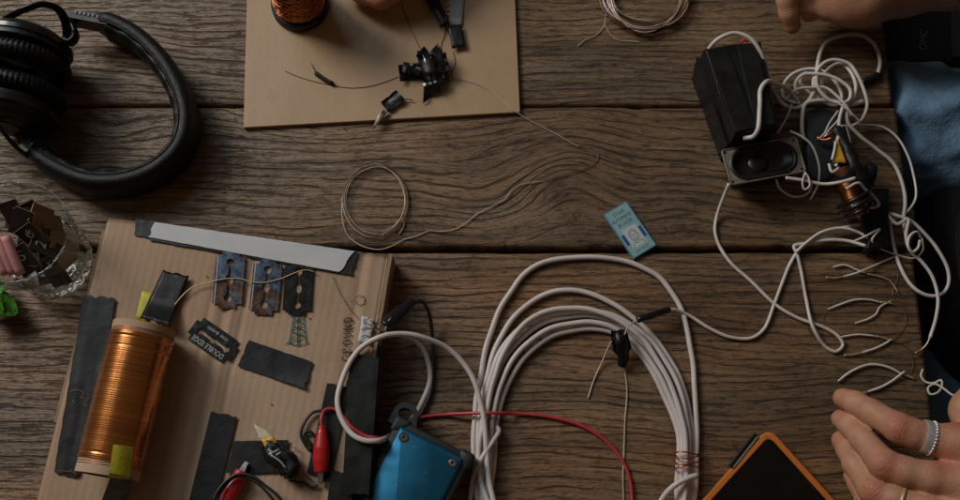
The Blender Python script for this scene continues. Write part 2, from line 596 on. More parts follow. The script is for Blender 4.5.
def prism(poly, z0, z1, bevel=0.0):
    """poly: list of Vector (xy used), CCW or CW"""
    a = sum(poly[i - 1].x * poly[i].y - poly[i].x * poly[i - 1].y for i in range(len(poly)))
    if a < 0:
        poly = poly[::-1]
    n = len(poly)
    mb = MB()
    levels = [(0, z0), (0, z1)]
    if bevel:
        levels = [(bevel, z0), (0, z0 + bevel), (0, z1 - bevel), (bevel * 0.35, z1 - bevel * 0.3), (bevel, z1)]

    def inset(d):
        if d == 0:
            return [Vector((p.x, p.y, 0)) for p in poly]
        out = []
        for i in range(n):
            p, q, r = poly[i - 1], poly[i], poly[(i + 1) % n]
            e1 = Vector((q.x - p.x, q.y - p.y)).normalized()
            e2 = Vector((r.x - q.x, r.y - q.y)).normalized()
            n1, n2 = Vector((-e1.y, e1.x)), Vector((-e2.y, e2.x))
            m = n1 + n2
            m = m / max(0.3, m.dot(n1) / 1.0) if m.length else n1
            out.append(Vector((q.x + m.x * d, q.y + m.y * d, 0)))
        return out
    for d, z in levels:
        mb.v += [Vector((p.x, p.y, z)) for p in inset(d)]
    for l in range(len(levels) - 1):
        for i in range(n):
            j = (i + 1) % n
            mb.f.append((l * n + i, l * n + j, (l + 1) * n + j, (l + 1) * n + i))
    mb.f.append(tuple(range(n - 1, -1, -1)))
    mb.f.append(tuple((len(levels) - 1) * n + i for i in range(n)))
    return mb


def round_poly(poly, rad, seg=5):
    out = []
    n = len(poly)
    for i in range(n):
        p, q, r = poly[i - 1], poly[i], poly[(i + 1) % n]
        rr = rad[i] if isinstance(rad, (list, tuple)) else rad
        a = q + (p - q).normalized() * min(rr, (p - q).length * 0.49)
        b = q + (r - q).normalized() * min(rr, (r - q).length * 0.49)
        for k in range(seg + 1):
            t = k / seg
            out.append(a * (1 - t) ** 2 + q * 2 * t * (1 - t) + b * t ** 2)
    return out


def patch(corners, z, nu=10, nv=6, th=0.0005, zf=None, jag=0.0, jagv=0.0, wrinkle=0.0003, seed=0):
    """thin sheet; corners px TL,TR,BR,BL (u: TL->TR, v: TL->BL); jag roughens the v ends, jagv the u ends"""
    rr = random.Random(seed)
    c = [Vector((p[0], p[1])) for p in corners]
    top, bot = [], []
    j0 = [rr.uniform(-jag, jag) for _ in range(nu + 1)]
    j1 = [rr.uniform(-jag, jag) for _ in range(nu + 1)]
    k0 = [rr.uniform(-jagv, jagv) for _ in range(nv + 1)]
    k1 = [rr.uniform(-jagv, jagv) for _ in range(nv + 1)]
    for iv in range(nv + 1):
        for iu in range(nu + 1):
            u, v = iu / nu, iv / nv
            q = (c[0] * (1 - u) + c[1] * u) * (1 - v) + (c[3] * (1 - u) + c[2] * u) * v
            dv = (c[3] + c[2] - c[0] - c[1]).normalized()
            du = (c[1] + c[2] - c[0] - c[3]).normalized()
            if iv == 0:
                q = q + dv * j0[iu]
            if iv == nv:
                q = q + dv * j1[iu]
            if iu == 0:
                q = q + du * k0[iv]
            if iu == nu:
                q = q + du * k1[iv]
            zz = z + (zf(u, v) if zf else 0.0)
            zz += wrinkle * (1 + mnoise.noise(Vector((u * 4 + seed * 3.1, v * 5, seed))))
            p = P(q.x, q.y, zz)
            top.append(p)
            bot.append(p - Vector((0, 0, th)))
    N = (nu + 1) * (nv + 1)
    mb = MB()
    mb.v = top + bot
    W = nu + 1
    for iv in range(nv):
        for iu in range(nu):
            a = iv * W + iu
            mb.f.append((a, a + W, a + W + 1, a + 1))
            mb.f.append((N + a, N + a + 1, N + a + W + 1, N + a + W))
    rim = [i for i in range(W)] + [i * W + nu for i in range(1, nv + 1)] + [nv * W + i for i in range(nu - 1, -1, -1)] + [i * W for i in range(nv - 1, 0, -1)]
    for a, b in zip(rim, rim[1:] + rim[:1]):
        mb.f.append((a, b, N + b, N + a))
    return mb


def lathe(profile, frame, n=48, mod=None, close=False):
    """profile: (r, h); frame: Matrix with z as axis"""
    mb = MB()
    m = len(profile)
    for k in range(n):
        a = 2 * PI * k / n
        for i, (r, h) in enumerate(profile):
            rr = r + (mod(i, a) if mod else 0)
            mb.v.append(frame @ Vector((rr * math.cos(a), rr * math.sin(a), h)))
    for k in range(n):
        l = (k + 1) % n
        for i in range(m if close else m - 1):
            j = (i + 1) % m
            mb.f.append((k * m + i, l * m + i, l * m + j, k * m + j))
    if not close:
        if profile[0][0] > 1e-6:
            mb.f.append(tuple(k * m for k in range(n - 1, -1, -1)))
        if profile[-1][0] > 1e-6:
            mb.f.append(tuple(k * m + m - 1 for k in range(n)))
    return mb


def frame_z(loc, axis, xhint=(0, 0, 1)):
    zv = Vector(axis).normalized()
    xh = Vector(xhint)
    if abs(xh.dot(zv)) > 0.95:
        xh = Vector((1, 0, 0))
    yv = zv.cross(xh).normalized()
    xv = yv.cross(zv)
    m = Matrix((xv, yv, zv)).transposed().to_4x4()
    m.translation = Vector(loc)
    return m


def flat_frame(px, py, z, dpx, dpy):
    """frame lying on the plane z: x axis along the photo direction (dpx, dpy)"""
    o = P(px, py, z)
    xv = (P(px + dpx, py + dpy, z) - o).normalized()
    yv = Vector((0, 0, 1)).cross(xv)
    m = Matrix((xv, yv, Vector((0, 0, 1)))).transposed().to_4x4()
    m.translation = o
    return m


def holed(outer, holes, th, frame):
    bm = bmesh.new()
    edges = []
    for loop in [outer] + holes:
        vs = [bm.verts.new((a, b, 0)) for a, b in loop]
        for i in range(len(vs)):
            edges.append(bm.edges.new((vs[i - 1], vs[i])))
    bmesh.ops.triangle_fill(bm, use_beauty=True, use_dissolve=False, edges=edges)
    geom = bm.faces[:]
    r = bmesh.ops.extrude_face_region(bm, geom=geom)
    for e in r['geom']:
        if isinstance(e, bmesh.types.BMVert):
            e.co.z += th
    bmesh.ops.recalc_face_normals(bm, faces=bm.faces[:])
    bm.verts.index_update()
    mb = MB()
    mb.v = [frame @ v.co for v in bm.verts]
    mb.f = [tuple(v.index for v in f.verts) for f in bm.faces]
    bm.free()
    return mb


def box(frame, x0, x1, y0, y1, z0, z1):
    vs = [frame @ Vector((x, y, z)) for z in (z0, z1) for x, y in ((x0, y0), (x1, y0), (x1, y1), (x0, y1))]
    return MB().add(vs, [(3, 2, 1, 0), (4, 5, 6, 7), (0, 1, 5, 4), (1, 2, 6, 5), (2, 3, 7, 6), (3, 0, 4, 7)])


def text(s, size, frame, th=0.0002, sx=1.0):
    cu = bpy.data.curves.new('letters', 'FONT')
    cu.body = s
    cu.size = size
    cu.align_x, cu.align_y = 'CENTER', 'CENTER'
    cu.extrude = th / 2
    o = bpy.data.objects.new('letters', cu)
    COL.objects.link(o)
    dg = bpy.context.evaluated_depsgraph_get()
    me = bpy.data.meshes.new_from_object(o.evaluated_get(dg))
    mb = MB()
    mb.v = [frame @ Vector((v.co.x * sx, v.co.y, v.co.z + th / 2)) for v in me.vertices]
    mb.f = [tuple(p.vertices) for p in me.polygons]
    bpy.data.objects.remove(o)
    bpy.data.meshes.remove(me)
    bpy.data.curves.remove(cu)
    return mb


def join(*mbs):
    r = MB()
    for m in mbs:
        r.add(m.v, m.f)
    return r


def ball(c, r, n=10, squash=(1, 1, 1)):
    prof = [(max(1e-7, r * math.sin(PI * i / n)), -r * math.cos(PI * i / n)) for i in range(n + 1)]
    mb = lathe(prof, Matrix.Identity(4), n * 2)
    mb.v = [Vector((v.x * squash[0], v.y * squash[1], v.z * squash[2])) + Vector(c) for v in mb.v]
    return mb


# signed-distance bodies -> smooth mesh (surface nets)
def smin(a, b, k):
    h = np.clip(0.5 + 0.5 * (b - a) / k, 0, 1)
    return b * (1 - h) + a * h - k * h * (1 - h)


def sd_cone(X, a, b, ra, rb):
    a, b = np.array(a), np.array(b)
    ab = b - a
    t = np.clip(((X - a) @ ab) / max(1e-12, ab @ ab), 0, 1)
    return np.linalg.norm(X - a - t[..., None] * ab, axis=-1) - (ra + t * (rb - ra))


def sd_chain(X, pts, k=0.004):
    d = None
    for (a, ra), (b, rb) in zip(pts, pts[1:]):
        e = sd_cone(X, a, b, ra, rb)
        d = e if d is None else smin(d, e, k)
    return d


def nets(fn, lo, hi, h):
    lo, hi = np.array(lo), np.array(hi)
    n = np.ceil((hi - lo) / h).astype(int) + 1
    g = [lo[i] + h * np.arange(n[i]) for i in range(3)]
    Fv = np.empty(n)
    for i in range(n[0]):
        Y, Z = np.meshgrid(g[1], g[2], indexing='ij')
        X = np.stack([np.full_like(Y, g[0][i]), Y, Z], -1)
        Fv[i] = fn(X)
    s = Fv < 0
    c = [n[i] - 1 for i in range(3)]
    cnt = np.zeros(c)
    acc = np.zeros((*c, 3))
    corners = [(i, j, k) for i in (0, 1) for j in (0, 1) for k in (0, 1)]

    def sl(o):
        return tuple(slice(o[i], o[i] + c[i]) for i in range(3))
    for a in corners:
        for ax in range(3):
            if a[ax]:
                continue
            b = list(a)
            b[ax] = 1
            fa, fb = Fv[sl(a)], Fv[sl(b)]
            m = (fa < 0) != (fb < 0)
            t = np.where(m, fa / np.where(m, fa - fb, 1), 0)
            p = np.zeros((*c, 3))
            for i in range(3):
                p[..., i] = a[i]
            p[..., ax] += t
            acc += p * m[..., None]
            cnt += m
    act = cnt > 0
    idx = np.full(c, -1)
    idx[act] = np.arange(act.sum())
    ii = np.argwhere(act)
    verts = lo + h * (ii + acc[act] / cnt[act][:, None])
    faces = []
    for ax in range(3):
        o1, o2 = (ax + 1) % 3, (ax + 2) % 3
        lo_s = [slice(None)] * 3
        hi_s = [slice(None)] * 3
        lo_s[ax], hi_s[ax] = slice(0, n[ax] - 1), slice(1, n[ax])
        ch = s[tuple(lo_s)] != s[tuple(hi_s)]
        e = np.argwhere(ch)
        ok = (e[:, o1] > 0) & (e[:, o2] > 0) & (e[:, o1] < c[o1]) & (e[:, o2] < c[o2])
        e = e[ok]
        q = []
        for d1, d2 in ((-1, -1), (0, -1), (0, 0), (-1, 0)):
            f = e.copy()
            f[:, o1] += d1
            f[:, o2] += d2
            q.append(idx[f[:, 0], f[:, 1], f[:, 2]])
        q = np.stack(q, 1)
        inside = s[e[:, 0], e[:, 1], e[:, 2]]
        q[~inside] = q[~inside][:, ::-1]
        faces.append(q)
    faces = np.concatenate(faces)
    mb = MB()
    mb.v = [Vector(v) for v in verts]
    mb.f = [tuple(int(i) for i in f) for f in faces]
    return mb

# ================================================================== SETTING
fl = new_obj('floor', MB().add([(-6, -6, -0.76), (6, -6, -0.76), (6, 6, -0.76), (-6, 6, -0.76)], [(0, 1, 2, 3)]), 'floor', loc=(0, 0, -0.76), smooth=False)
tag(fl, None, None, kind='structure')

XR = P(912, 250).x
table = thing('wooden_table', 'old wooden table of wide weathered planks with dark gaps', 'table', (0, 0, -0.036))


def plank(y0, y1, x0, x1, mat, seed):
    nx = 320
    prof = [(0.0, -0.034), (0.0, -0.004), (0.0006, -0.0018), (0.0018, -0.0006), (0.004, 0.0)]
    rows = [(y0, d, z, 1) for d, z in prof] + [(None, k / 5, 0, 0) for k in range(1, 5)] + [(y1, d, z, -1) for d, z in prof[::-1]]
    mb = MB()
    nr = len(rows)
    for i in range(nx + 1):
        x = x0 + (x1 - x0) * i / nx
        e = [0, 0]
        for q in (0, 1):
            v = 0.0009 * mnoise.noise(Vector((x * 14, q * 7, seed))) + 0.0006 * mnoise.noise(Vector((x * 60, q * 3, seed)))
            ch = mnoise.noise(Vector((x * 24, q * 5 + 30, seed)))
            if ch > 0.42:
                v += (ch - 0.42) * 0.010
            e[q] = v
        for y, d, z, s in rows:
            if s == 1:
                yy = y0 + d + e[0]
            elif s == -1:
                yy = y1 - d - e[1]
            else:
                yy = y0 + (y1 - y0) * d
            zz = z + (0.0005 * mnoise.noise(Vector((x * 5, yy * 9, seed))) if z == 0 else 0) - 0.0006
            mb.v.append(Vector((x, yy, zz)))
    for i in range(nx):
        for j in range(nr):
            k = (j + 1) % nr
            mb.f.append((i * nr + j, (i + 1) * nr + j, (i + 1) * nr + k, i * nr + k))
    mb.f.append(tuple(range(nr)))
    mb.f.append(tuple(nx * nr + j for j in range(nr - 1, -1, -1)))
    return new_obj('plank', mb, mat, table)


yA0, yA1 = P(480, 106.5).y, P(480, 104.3).y
yB0, yB1 = P(480, 252.0).y, P(480, 246.5).y


def kn(px, py, A, wx, wy, mode):
    p = P(px, py)
    return (p.x, p.y, A, wx, wy, mode)


plank(yA1, 0.46, -0.75, XR - 0.002, wood_mat('oak_upper', 2.0, [kn(90, 60, -0.012, 0.10, 0.05, 'hump'), kn(600, 40, 0.006, 0.06, 0.05, 'eye')], (1.04, 0.98, 0.88), 150.0), 1.0)
plank(yB1, yA0, -0.75, XR + 0.001, wood_mat('oak_middle', 15.0, [kn(112, 150, 0.020, 0.035, 0.03, 'eye'), kn(330, 110, 0.020, 0.09, 0.05, 'hump'),
                                                               kn(572, 175, -0.032, 0.050, 0.055, 'hump'), kn(480, 200, 0.012, 0.05, 0.05, 'hump'), kn(690, 200, -0.012, 0.05, 0.05, 'hump')], (1.0, 0.92, 0.80), 105.0), 2.0)
plank(-0.50, yB0, -0.75, XR, wood_mat('oak_lower', 41.0, [kn(760, 410, 0.008, 0.08, 0.05, 'hump'), kn(560, 460, -0.008, 0.08, 0.06, 'hump'), kn(600, 380, 0.007, 0.03, 0.02, 'eye')], (1.06, 0.91, 0.75), 132.0), 3.0)
for xx in (-0.5, 0.18):
    new_obj('batten', box(Matrix.Identity(4), xx, xx + 0.09, -0.49, 0.45, -0.066, -0.0352), 'plank_side', table, smooth=False)
for xx, yy in ((-0.7, -0.47), (-0.7, 0.38), (0.28, -0.47), (0.28, 0.38)):
    new_obj('leg', box(Matrix.Identity(4), xx, xx + 0.06, yy, yy + 0.06, -0.758, -0.0665), 'plank_side', table, smooth=False)

# ================================================================== CARDBOARD BOX
HB = 0.036
TL, TR = P(107, 217, HB), P(388, 255, HB)
ux = (TR - TL).normalized()
uy = Vector((0, 0, 1)).cross(ux)
# left edge direction from the photo
Bl = P(57, 500, HB)
hx = (TR - TL).length
hy = 0.30
bx_o = TL - uy * hy
cb = thing('cardboard_box', 'flat brown cardboard box carrying taped coil and blades', 'box', (bx_o.x, bx_o.y, 0))
nx_, ny_ = 150, 60
mb = MB()
for th in (0, -0.003):
    for j in range(ny_ + 1):
        for i in range(nx_ + 1):
            u, v = i / nx_, j / ny_
            s = u * hx
            z = HB - 0.001 + 0.00012 * math.sin(s / 0.0068 * 2 * PI) + 0.0007 * mnoise.noise(Vector((u * 3, v * 3, 5)))
            for cxx, wd, am in ((0.105, 0.0022, -0.0011), (0.118, 0.003, -0.0016), (0.126, 0.0022, 0.0012), (0.135, 0.0025, -0.0012), (0.228, 0.003, -0.0012), (0.236, 0.002, 0.0008)):
                z += am * math.exp(-((s - cxx) / wd) ** 2)
            edge = min(u, 1 - u) * hx
            z -= 0.0015 * max(0, 1 - edge / 0.004) ** 2
            p = TL + ux * s - uy * v * hy
            mb.v.append(Vector((p.x, p.y, z + th)))
W_ = nx_ + 1
N_ = W_ * (ny_ + 1)
for j in range(ny_):
    for i in range(nx_):
        a = j * W_ + i
        mb.f.append((a, a + W_, a + W_ + 1, a + 1))
        mb.f.append((N_ + a, N_ + a + 1, N_ + a + W_ + 1, N_ + a + W_))
rim = list(range(W_)) + [i * W_ + nx_ for i in range(1, ny_ + 1)] + [ny_ * W_ + i for i in range(nx_ - 1, -1, -1)] + [i * W_ for i in range(ny_ - 1, 0, -1)]
for a, b in zip(rim, rim[1:] + rim[:1]):
    mb.f.append((b, a, N_ + a, N_ + b))
cb_top = new_obj('top_panel', mb, 'cardboard', cb)


def wall_panel(a, b, th, z1):
    d = (b - a).normalized()
    nrm = Vector((-d.y, d.x, 0)) * th
    m = MB()
    n = 24
    for i in range(n + 1):
        p = a.lerp(b, i / n) + Vector((0, 0, 0))
        wv = 0.0008 * mnoise.noise(Vector((i * 0.5, th * 1000, a.x * 50)))
        for q, z in ((0, 0.0), (0, z1), (1, z1), (1, 0.0)):
            pp = p + nrm * q + nrm.normalized() * wv
            m.v.append(Vector((pp.x, pp.y, z)))
    for i in range(n):
        for k in range(4):
            l = (k + 1) % 4
            m.f.append((i * 4 + k, i * 4 + l, i * 4 + 4 + l, i * 4 + 4 + k))
    m.f.append((3, 2, 1, 0))
    m.f.append((n * 4, n * 4 + 1, n * 4 + 2, n * 4 + 3))
    return m


cTL, cTR = TL.copy(), TR.copy()
cBL, cBR = TL - uy * hy, TR - uy * hy
for a, b in ((cTL, cTR), (cBL, cTL), (cTR + ux * 0.0002, cBR + ux * 0.0002), (cBR, cBL)):
    new_obj('side_panel', wall_panel(a, b, -0.003, HB - 0.0048), 'cardboard_edge', cb, smooth=False)
# outer flap: a second layer along the right side and the top left corner
a, b = cTR + ux * 0.0036 + uy * 0.002, cBR + ux * 0.0036
new_obj('flap', wall_panel(a, b, -0.003, HB - 0.0015), 'cardboard_edge', cb, smooth=False)
new_obj('flap', wall_panel(cBL - ux * 0.0008 + uy * 0.12, cTL - ux * 0.0008 - uy * 0.012, 0.003, HB - 0.0075), 'cardboard_edge', cb, smooth=False)


def tape(corners, z, parent=cb, **kw):
    kw.setdefault('jag', 0.9)
    kw.setdefault('seed', len(ORG))
    return new_obj('tape_strip', patch(corners, z, **kw), 'tape', parent, flat_angle=50)


ZT = HB + 0.0006
tape([(136, 219), (157, 222), (155, 239), (134, 235)], ZT, nu=8, nv=5, jagv=0.8, jag=0.2)
tape([(150, 223), (357, 251), (352, 275), (149, 240)], ZT + 0.0003, nu=30, nv=5, jagv=1.2, jag=0.3)
new_obj('paper_strip', patch([(154, 222), (354, 251), (340, 272), (149, 237)], ZT + 0.0014, nu=30, nv=6, jag=0.15, jagv=0.9, seed=3), 'paper_white', cb, flat_angle=40)
tape([(83, 296), (116, 298), (79, 477), (54, 472)], ZT, nu=8, nv=26, jag=1.6, jagv=0.4, wrinkle=0.0008)
for q_ in ([(70, 392), (76, 390), (83, 393), (80, 397), (86, 399)], [(60, 470), (66, 471.5), (70, 471), (77, 475)], [(88, 398), (84, 404), (88, 407)], [(72, 400), (75, 404)]):
    new_obj('torn_fleck', ptube(q_, 0.00022, ZT + 0.0021, n=5, flat=0.0001, jitter=0.001), 'cardboard_edge', cb)
tape([(211, 411), (237, 417), (213, 512), (187, 508)], ZT + 0.0002, nu=6, nv=14, jag=1.0)
tape([(234, 441), (288, 440), (288, 472), (226, 473)], ZT + 0.0009, nu=12, nv=5, jag=0.3, jagv=0.8)
tape([(249, 340), (313, 362), (304, 388), (237, 366)], ZT, nu=12, nv=6, jag=0.3, jagv=1.2,
     zf=lambda u, v: 0.004 * max(0, u + v - 1.35) ** 1.3)
tape([(327, 383), (349, 388), (331, 482), (307, 472)], ZT + 0.0002, nu=6, nv=12, jag=1.0)
tape([(350, 352), (379, 358), (369, 494), (342, 494)], ZT + 0.0014, nu=7, nv=18, jag=1.2)
tape([(331, 470), (352, 474), (345, 512), (326, 512)], ZT + 0.0009, nu=6, nv=8, jag=0.7)
tape([(378, 345), (383, 345), (372, 512), (367, 512)], ZT - 0.003, nu=3, nv=14, jag=0.5, zf=lambda u, v: -0.004 * u)
# white paper scraps with pencil marks and the inked writing
new_obj('paper_scrap', patch([(362, 316), (374, 319), (370, 344), (358, 341)], ZT + 0.0006, nu=4, nv=6, jag=0.8, jagv=0.4, seed=9), 'paper_white', cb)
for pts in ([(361, 330), (366, 327), (371, 329)], [(361, 337), (365, 335), (370, 337)], [(364, 318), (364, 324)]):
    new_obj('pencil_mark', ptube(pts, 0.00035, ZT + 0.0022, n=5), 'dark_print', cb)
LET = {'G': [[(.85, .85), (.5, 1), (.15, .75), (.1, .35), (.4, 0), (.8, .1), (.85, .45), (.5, .45)]],
       'R': [[(.15, 0), (.2, 1), (.7, .95), (.8, .7), (.2, .5), (.85, 0)]],
       'O': [[(.5, 1), (.1, .6), (.2, .1), (.6, 0), (.9, .4), (.8, .9), (.45, 1)]],
       'U': [[(.1, 1), (.15, .25), (.5, 0), (.85, .3), (.9, 1)]],
       'N': [[(.15, 0), (.15, 1)], [(.15, 1), (.85, 0)], [(.85, 0), (.88, 1)]],
       'D': [[(.2, 1.05), (.22, -.05)], [(0, 1), (.6, .95), (.95, .55), (.7, .08), (.05, 0)]]}
wr = MB()
for i, ch in enumerate('GROUND'):
    for st in LET[ch]:
        pts = []
        for a, b in st:
            along, up = i * 7.7 + a * 5.4, b * 8.8
            pts.append((350.5 - up + 0.055 * along, 361 - along, ZT - 0.0002))
        wr = join(wr, sweep([P(*p) for p in pts], circ(0.00050, 6, 0.0002), up=(0, 0, 1)))
new_obj('writing', wr, 'ink_brown', cb)
new_obj('pencil_mark', join(ptube([(357, 304), (355, 299), (359, 296), (364, 297), (364, 304), (358, 305)], 0.0003, ZT - 0.0001, n=4, flat=0.00015),
                            ptube([(352, 301), (352.6, 302)], 0.0006, ZT - 0.0001, n=5, flat=0.0002)), 'ink_brown', cb)
dr = MB()
for pts in ([(294, 313), (289, 342)], [(303, 313), (306, 343)], [(298.5, 312), (297.5, 345)], [(287, 342), (297, 345), (309, 342)],
            [(293, 318), (303, 324), (291, 330), (305, 337), (290, 341)], [(303, 317), (292, 324), (304, 331), (290, 338)],
            [(285, 344), (290, 341)]):
    dr = join(dr, ptube(pts, 0.00042, ZT - 0.0002, n=4, flat=0.00018))
new_obj('tower_drawing', dr, 'ink_teal', cb)
new_obj('tower_drawing', ptube([(298.5, 312), (297.8, 330), (298, 344)], 0.0005, ZT, n=5, flat=0.0002), 'ink_brown', cb)
for i, (qx, qy) in enumerate(((271, 404), (206, 276), (309, 318), (217, 296))):
    new_obj('brown_mark', ptube([(qx, qy), (qx + 1.2, qy + 0.4)], 0.0007, ZT - 0.0006, n=5, flat=0.0002), 'ink_brown', cb)  # small flat brown marks laid on the top panel
# thin copper-brown wire laid on the board
for pts in ([(332, 275), (341, 295), (352, 312), (358, 318)],):
    new_obj('thin_wire', ptube(pts, 0.00028, ZT + 0.0004, n=5), 'copper_thin', cb)

# ---- razor blades
blade_out = []
L2, H2 = 0.0215, 0.011
half = [(L2, 0.0065), (L2 - 0.0035, 0.0065), (L2 - 0.0035, H2), (-L2 + 0.0035, H2), (-L2 + 0.0035, 0.0065), (-L2, 0.0065)]
blade_out = half + [(-x, -y) for x, y in half]
slot_t = [(0.0165, 0.0006), (0.0150, 0.0023), (0.0128, 0.0021), (0.0115, 0.0008), (0.0045, 0.0007), (0.003, 0.0020), (0.0008, 0.0024),
          (-0.0010, 0.0022), (-0.0030, 0.0008), (-0.0100, 0.0008), (-0.0120, 0.0021), (-0.0145, 0.0023), (-0.0165, 0.0006)]
slot_t = [(x, y * 1.25) for x, y in slot_t]
blade_slot = slot_t + [(-x, -y) for x, y in slot_t]


def blade(px, py, dx, dy, mat, label, z=ZT + 0.0005, tilt=0.0, sc=1.0):
    fr = flat_frame(px, py, z, dx, dy) @ Matrix.Rotation(tilt, 4, 'Y') @ Matrix.Scale(sc, 4)
    b = thing('razor_blade', label, 'razor blade', fr.translation)
    new_obj('blade_plate', holed(blade_out, [blade_slot], 0.00022, fr), mat, b, smooth=False)
    for s in (1, -1):
        e = MB().add([fr @ Vector((x, s * y, zz)) for x, y, zz in ((-L2 + .0036, .0092, .0003), (L2 - .0036, .0092, .0003), (L2 - .0036, .01105, .00008), (-L2 + .0036, .01105, .00008))],
                     [(0, 1, 2, 3)])
        if mat == 'blued':
            new_obj('cutting_edge', e, 'dull_steel', b, smooth=False)
    return b, fr


blade(229, 280, -5, 58, 'blued', 'heat-blued razor blade with rusty streak beside the coil, under the gold wire', tilt=0.02, sc=1.16)
blade(266, 287, -6, 56, 'blued', 'heat-blued razor blade between another blued blade and the black one', tilt=0.02, sc=1.14)
blade(298, 288, -3, 54, 'black_gloss', 'black razor blade above the teal ink drawing of a tower', tilt=0.01, sc=1.10)
b4, f4 = blade(213, 340, -37, -25.5, 'black_gloss', 'loose black razor blade printed DOUBLE EDGE lying aslant', z=ZT + 0.0004, sc=1.02)
new_obj('lettering', text('DOUBLE EDGE', 0.0062, f4 @ Matrix.Translation((0, 0.0068, 0.00024)), 0.00012, 0.78), 'white_print', b4, smooth=False)
new_obj('lettering', text('STAR  BLADES', 0.0030, f4 @ Matrix.Translation((0, -0.0066, 0.00024)), 0.00012, 1.1), 'white_print', b4, smooth=False)
gw = tag(new_obj('gold_wire', ptube([(174, 306), (183, 295), (193, 287), (212, 281.5), (228, 278.5), (241, 279), (252, 282), (264, 282.5), (280, 279), (297, 272), (306, 270), (315, 272)],
                                    0.0005, ZT + 0.0021, n=6), 'gold_wire'), 'thin gold wire laid across three blades on cardboard', 'wire')

# ---- copper coil
cyl_r = 0.0262
zc = HB + cyl_r + 0.001
A_, B_ = P(144, 329, zc), P(108, 474, zc)
ax = (B_ - A_).normalized()
coil = thing('copper_coil', 'cardboard tube wound with shiny copper wire on cardboard box', 'coil', ((A_ + B_) / 2 - Vector((0, 0, cyl_r))))
fr = frame_z(A_, ax)
Lc = (B_ - A_).length
rt = cyl_r - 0.0009
new_obj('tube', lathe([(rt - 0.002, -0.002), (rt, -0.002), (rt, Lc + 0.002), (rt - 0.002, Lc + 0.002)], fr, 72, close=True), 'tube_card', coil, flat_angle=40)
M['winding'] = winding_mat(tuple(ax))
prof = [(rt - 0.0004, 0.0065)]
nst = 220
for i in range(nst + 1):
    h = 0.007 + (Lc - 0.016) * i / nst
    gap = -0.0005 if (0.0105 < h < 0.0118 or 0.0185 < h < 0.0195 or 0.104 < h < 0.1052) else 0
    prof.append((cyl_r + gap + (0.00004 if i % 2 else 0) + 0.00003 * math.sin(i * 1.7), h))
prof.append((rt - 0.0004, Lc - 0.0085))
new_obj('winding', lathe(prof, fr, 96), 'winding', coil)
for h in (0.0040, 0.0055, Lc - 0.0075, Lc - 0.0055):
    tpts = [fr @ Vector(((rt + 0.0002) * math.cos(t), (rt + 0.0002) * math.sin(t), h + 0.0006 * math.sin(t))) for t in np.linspace(0, 2 * PI, 40, endpoint=False)]
    new_obj('loose_turn', sweep(tpts, circ(0.00028, 5), True), 'copper', coil)


def wrap(name, mat, h0, h1, t0, t1, rr, th=0.0004, n=18, tail=None):
    """strip hugging the coil between angles t0..t1 (0 = straight up) then running on to the board"""
    m = MB()
    up = frame_z(A_, ax, (0, 0, 1))
    rows = []
    for i in range(n + 1):
        t = t0 + (t1 - t0) * i / n
        rows.append((t, rr))
    nn = 6
    for t, r_ in rows:
        for k in range(nn + 1):
            h = h0 + (h1 - h0) * k / nn
            m.v.append(up @ Vector((r_ * math.cos(t), r_ * math.sin(t), h + 0.0005 * mnoise.noise(Vector((t * 9, k, 3))))))
    for i in range(n):
        for k in range(nn):
            a = i * (nn + 1) + k
            m.f.append((a, a + 1, a + nn + 2, a + nn + 1))
    mm = MB()
    mm.v = m.v + [v - (v - (A_ + ax * (v - A_).dot(ax))).normalized() * th for v in m.v]
    q = len(m.v)
    mm.f = m.f + [tuple(i + q for i in f[::-1]) for f in m.f]
    return mm


# yellow and black tape over both ends of the coil
def drape(px_quad, name, mat, extra, parent, nu=6, nv=16, seed=1):
    """tape lying over the tube: height follows the tube or the board, whichever is higher"""
    rr = random.Random(seed)
    c = [Vector((p[0], p[1])) for p in px_quad]
    m = MB()
    top = []
    j = [[rr.uniform(-.6, .6) for _ in range(nu + 1)] for _ in range(2)]
    for iv in range(nv + 1):
        for iu in range(nu + 1):
            u, v = iu / nu, iv / nv
            q = (c[0] * (1 - u) + c[1] * u) * (1 - v) + (c[3] * (1 - u) + c[2] * u) * v
            if iv in (0, nv):
                q.y += j[0 if iv == 0 else 1][iu]
            z = ZT + 0.0006
            for it in range(8):
                p = P(q.x, q.y, z)
                s = (p - A_).dot(ax)
                base = A_ + ax * s
                dd = math.hypot(p.x - base.x, p.y - base.y)
                zz = ZT + 0.0006
                if -0.0005 < s < Lc + 0.0005 and dd < cyl_r:
                    zz = max(zz, zc + math.sqrt(cyl_r ** 2 - dd ** 2))
                elif dd < cyl_r:
                    over = (-s if s < 0 else s - Lc)
                    zz = max(zz, zc + math.sqrt(cyl_r ** 2 - dd ** 2) - over * 2.2)
                z = z * 0.4 + zz * 0.6
            p = P(q.x, q.y, z)
            top.append(p + Vector((0, 0, extra)))
    W = nu + 1
    N = len(top)
    m.v = top + [p - Vector((0, 0, 0.0005)) for p in top]
    for iv in range(nv):
        for iu in range(nu):
            a = iv * W + iu
            m.f.append((a, a + W, a + W + 1, a + 1))
            m.f.append((N + a, N + a + 1, N + a + W + 1, N + a + W))
    rim = list(range(W)) + [i * W + nu for i in range(1, nv + 1)] + [nv * W + i for i in range(nu - 1, -1, -1)] + [i * W for i in range(nv - 1, 0, -1)]
    for a, b in zip(rim, rim[1:] + rim[:1]):
        m.f.append((a, b, N + b, N + a))
    return new_obj(name, m, mat, parent, flat_angle=35)


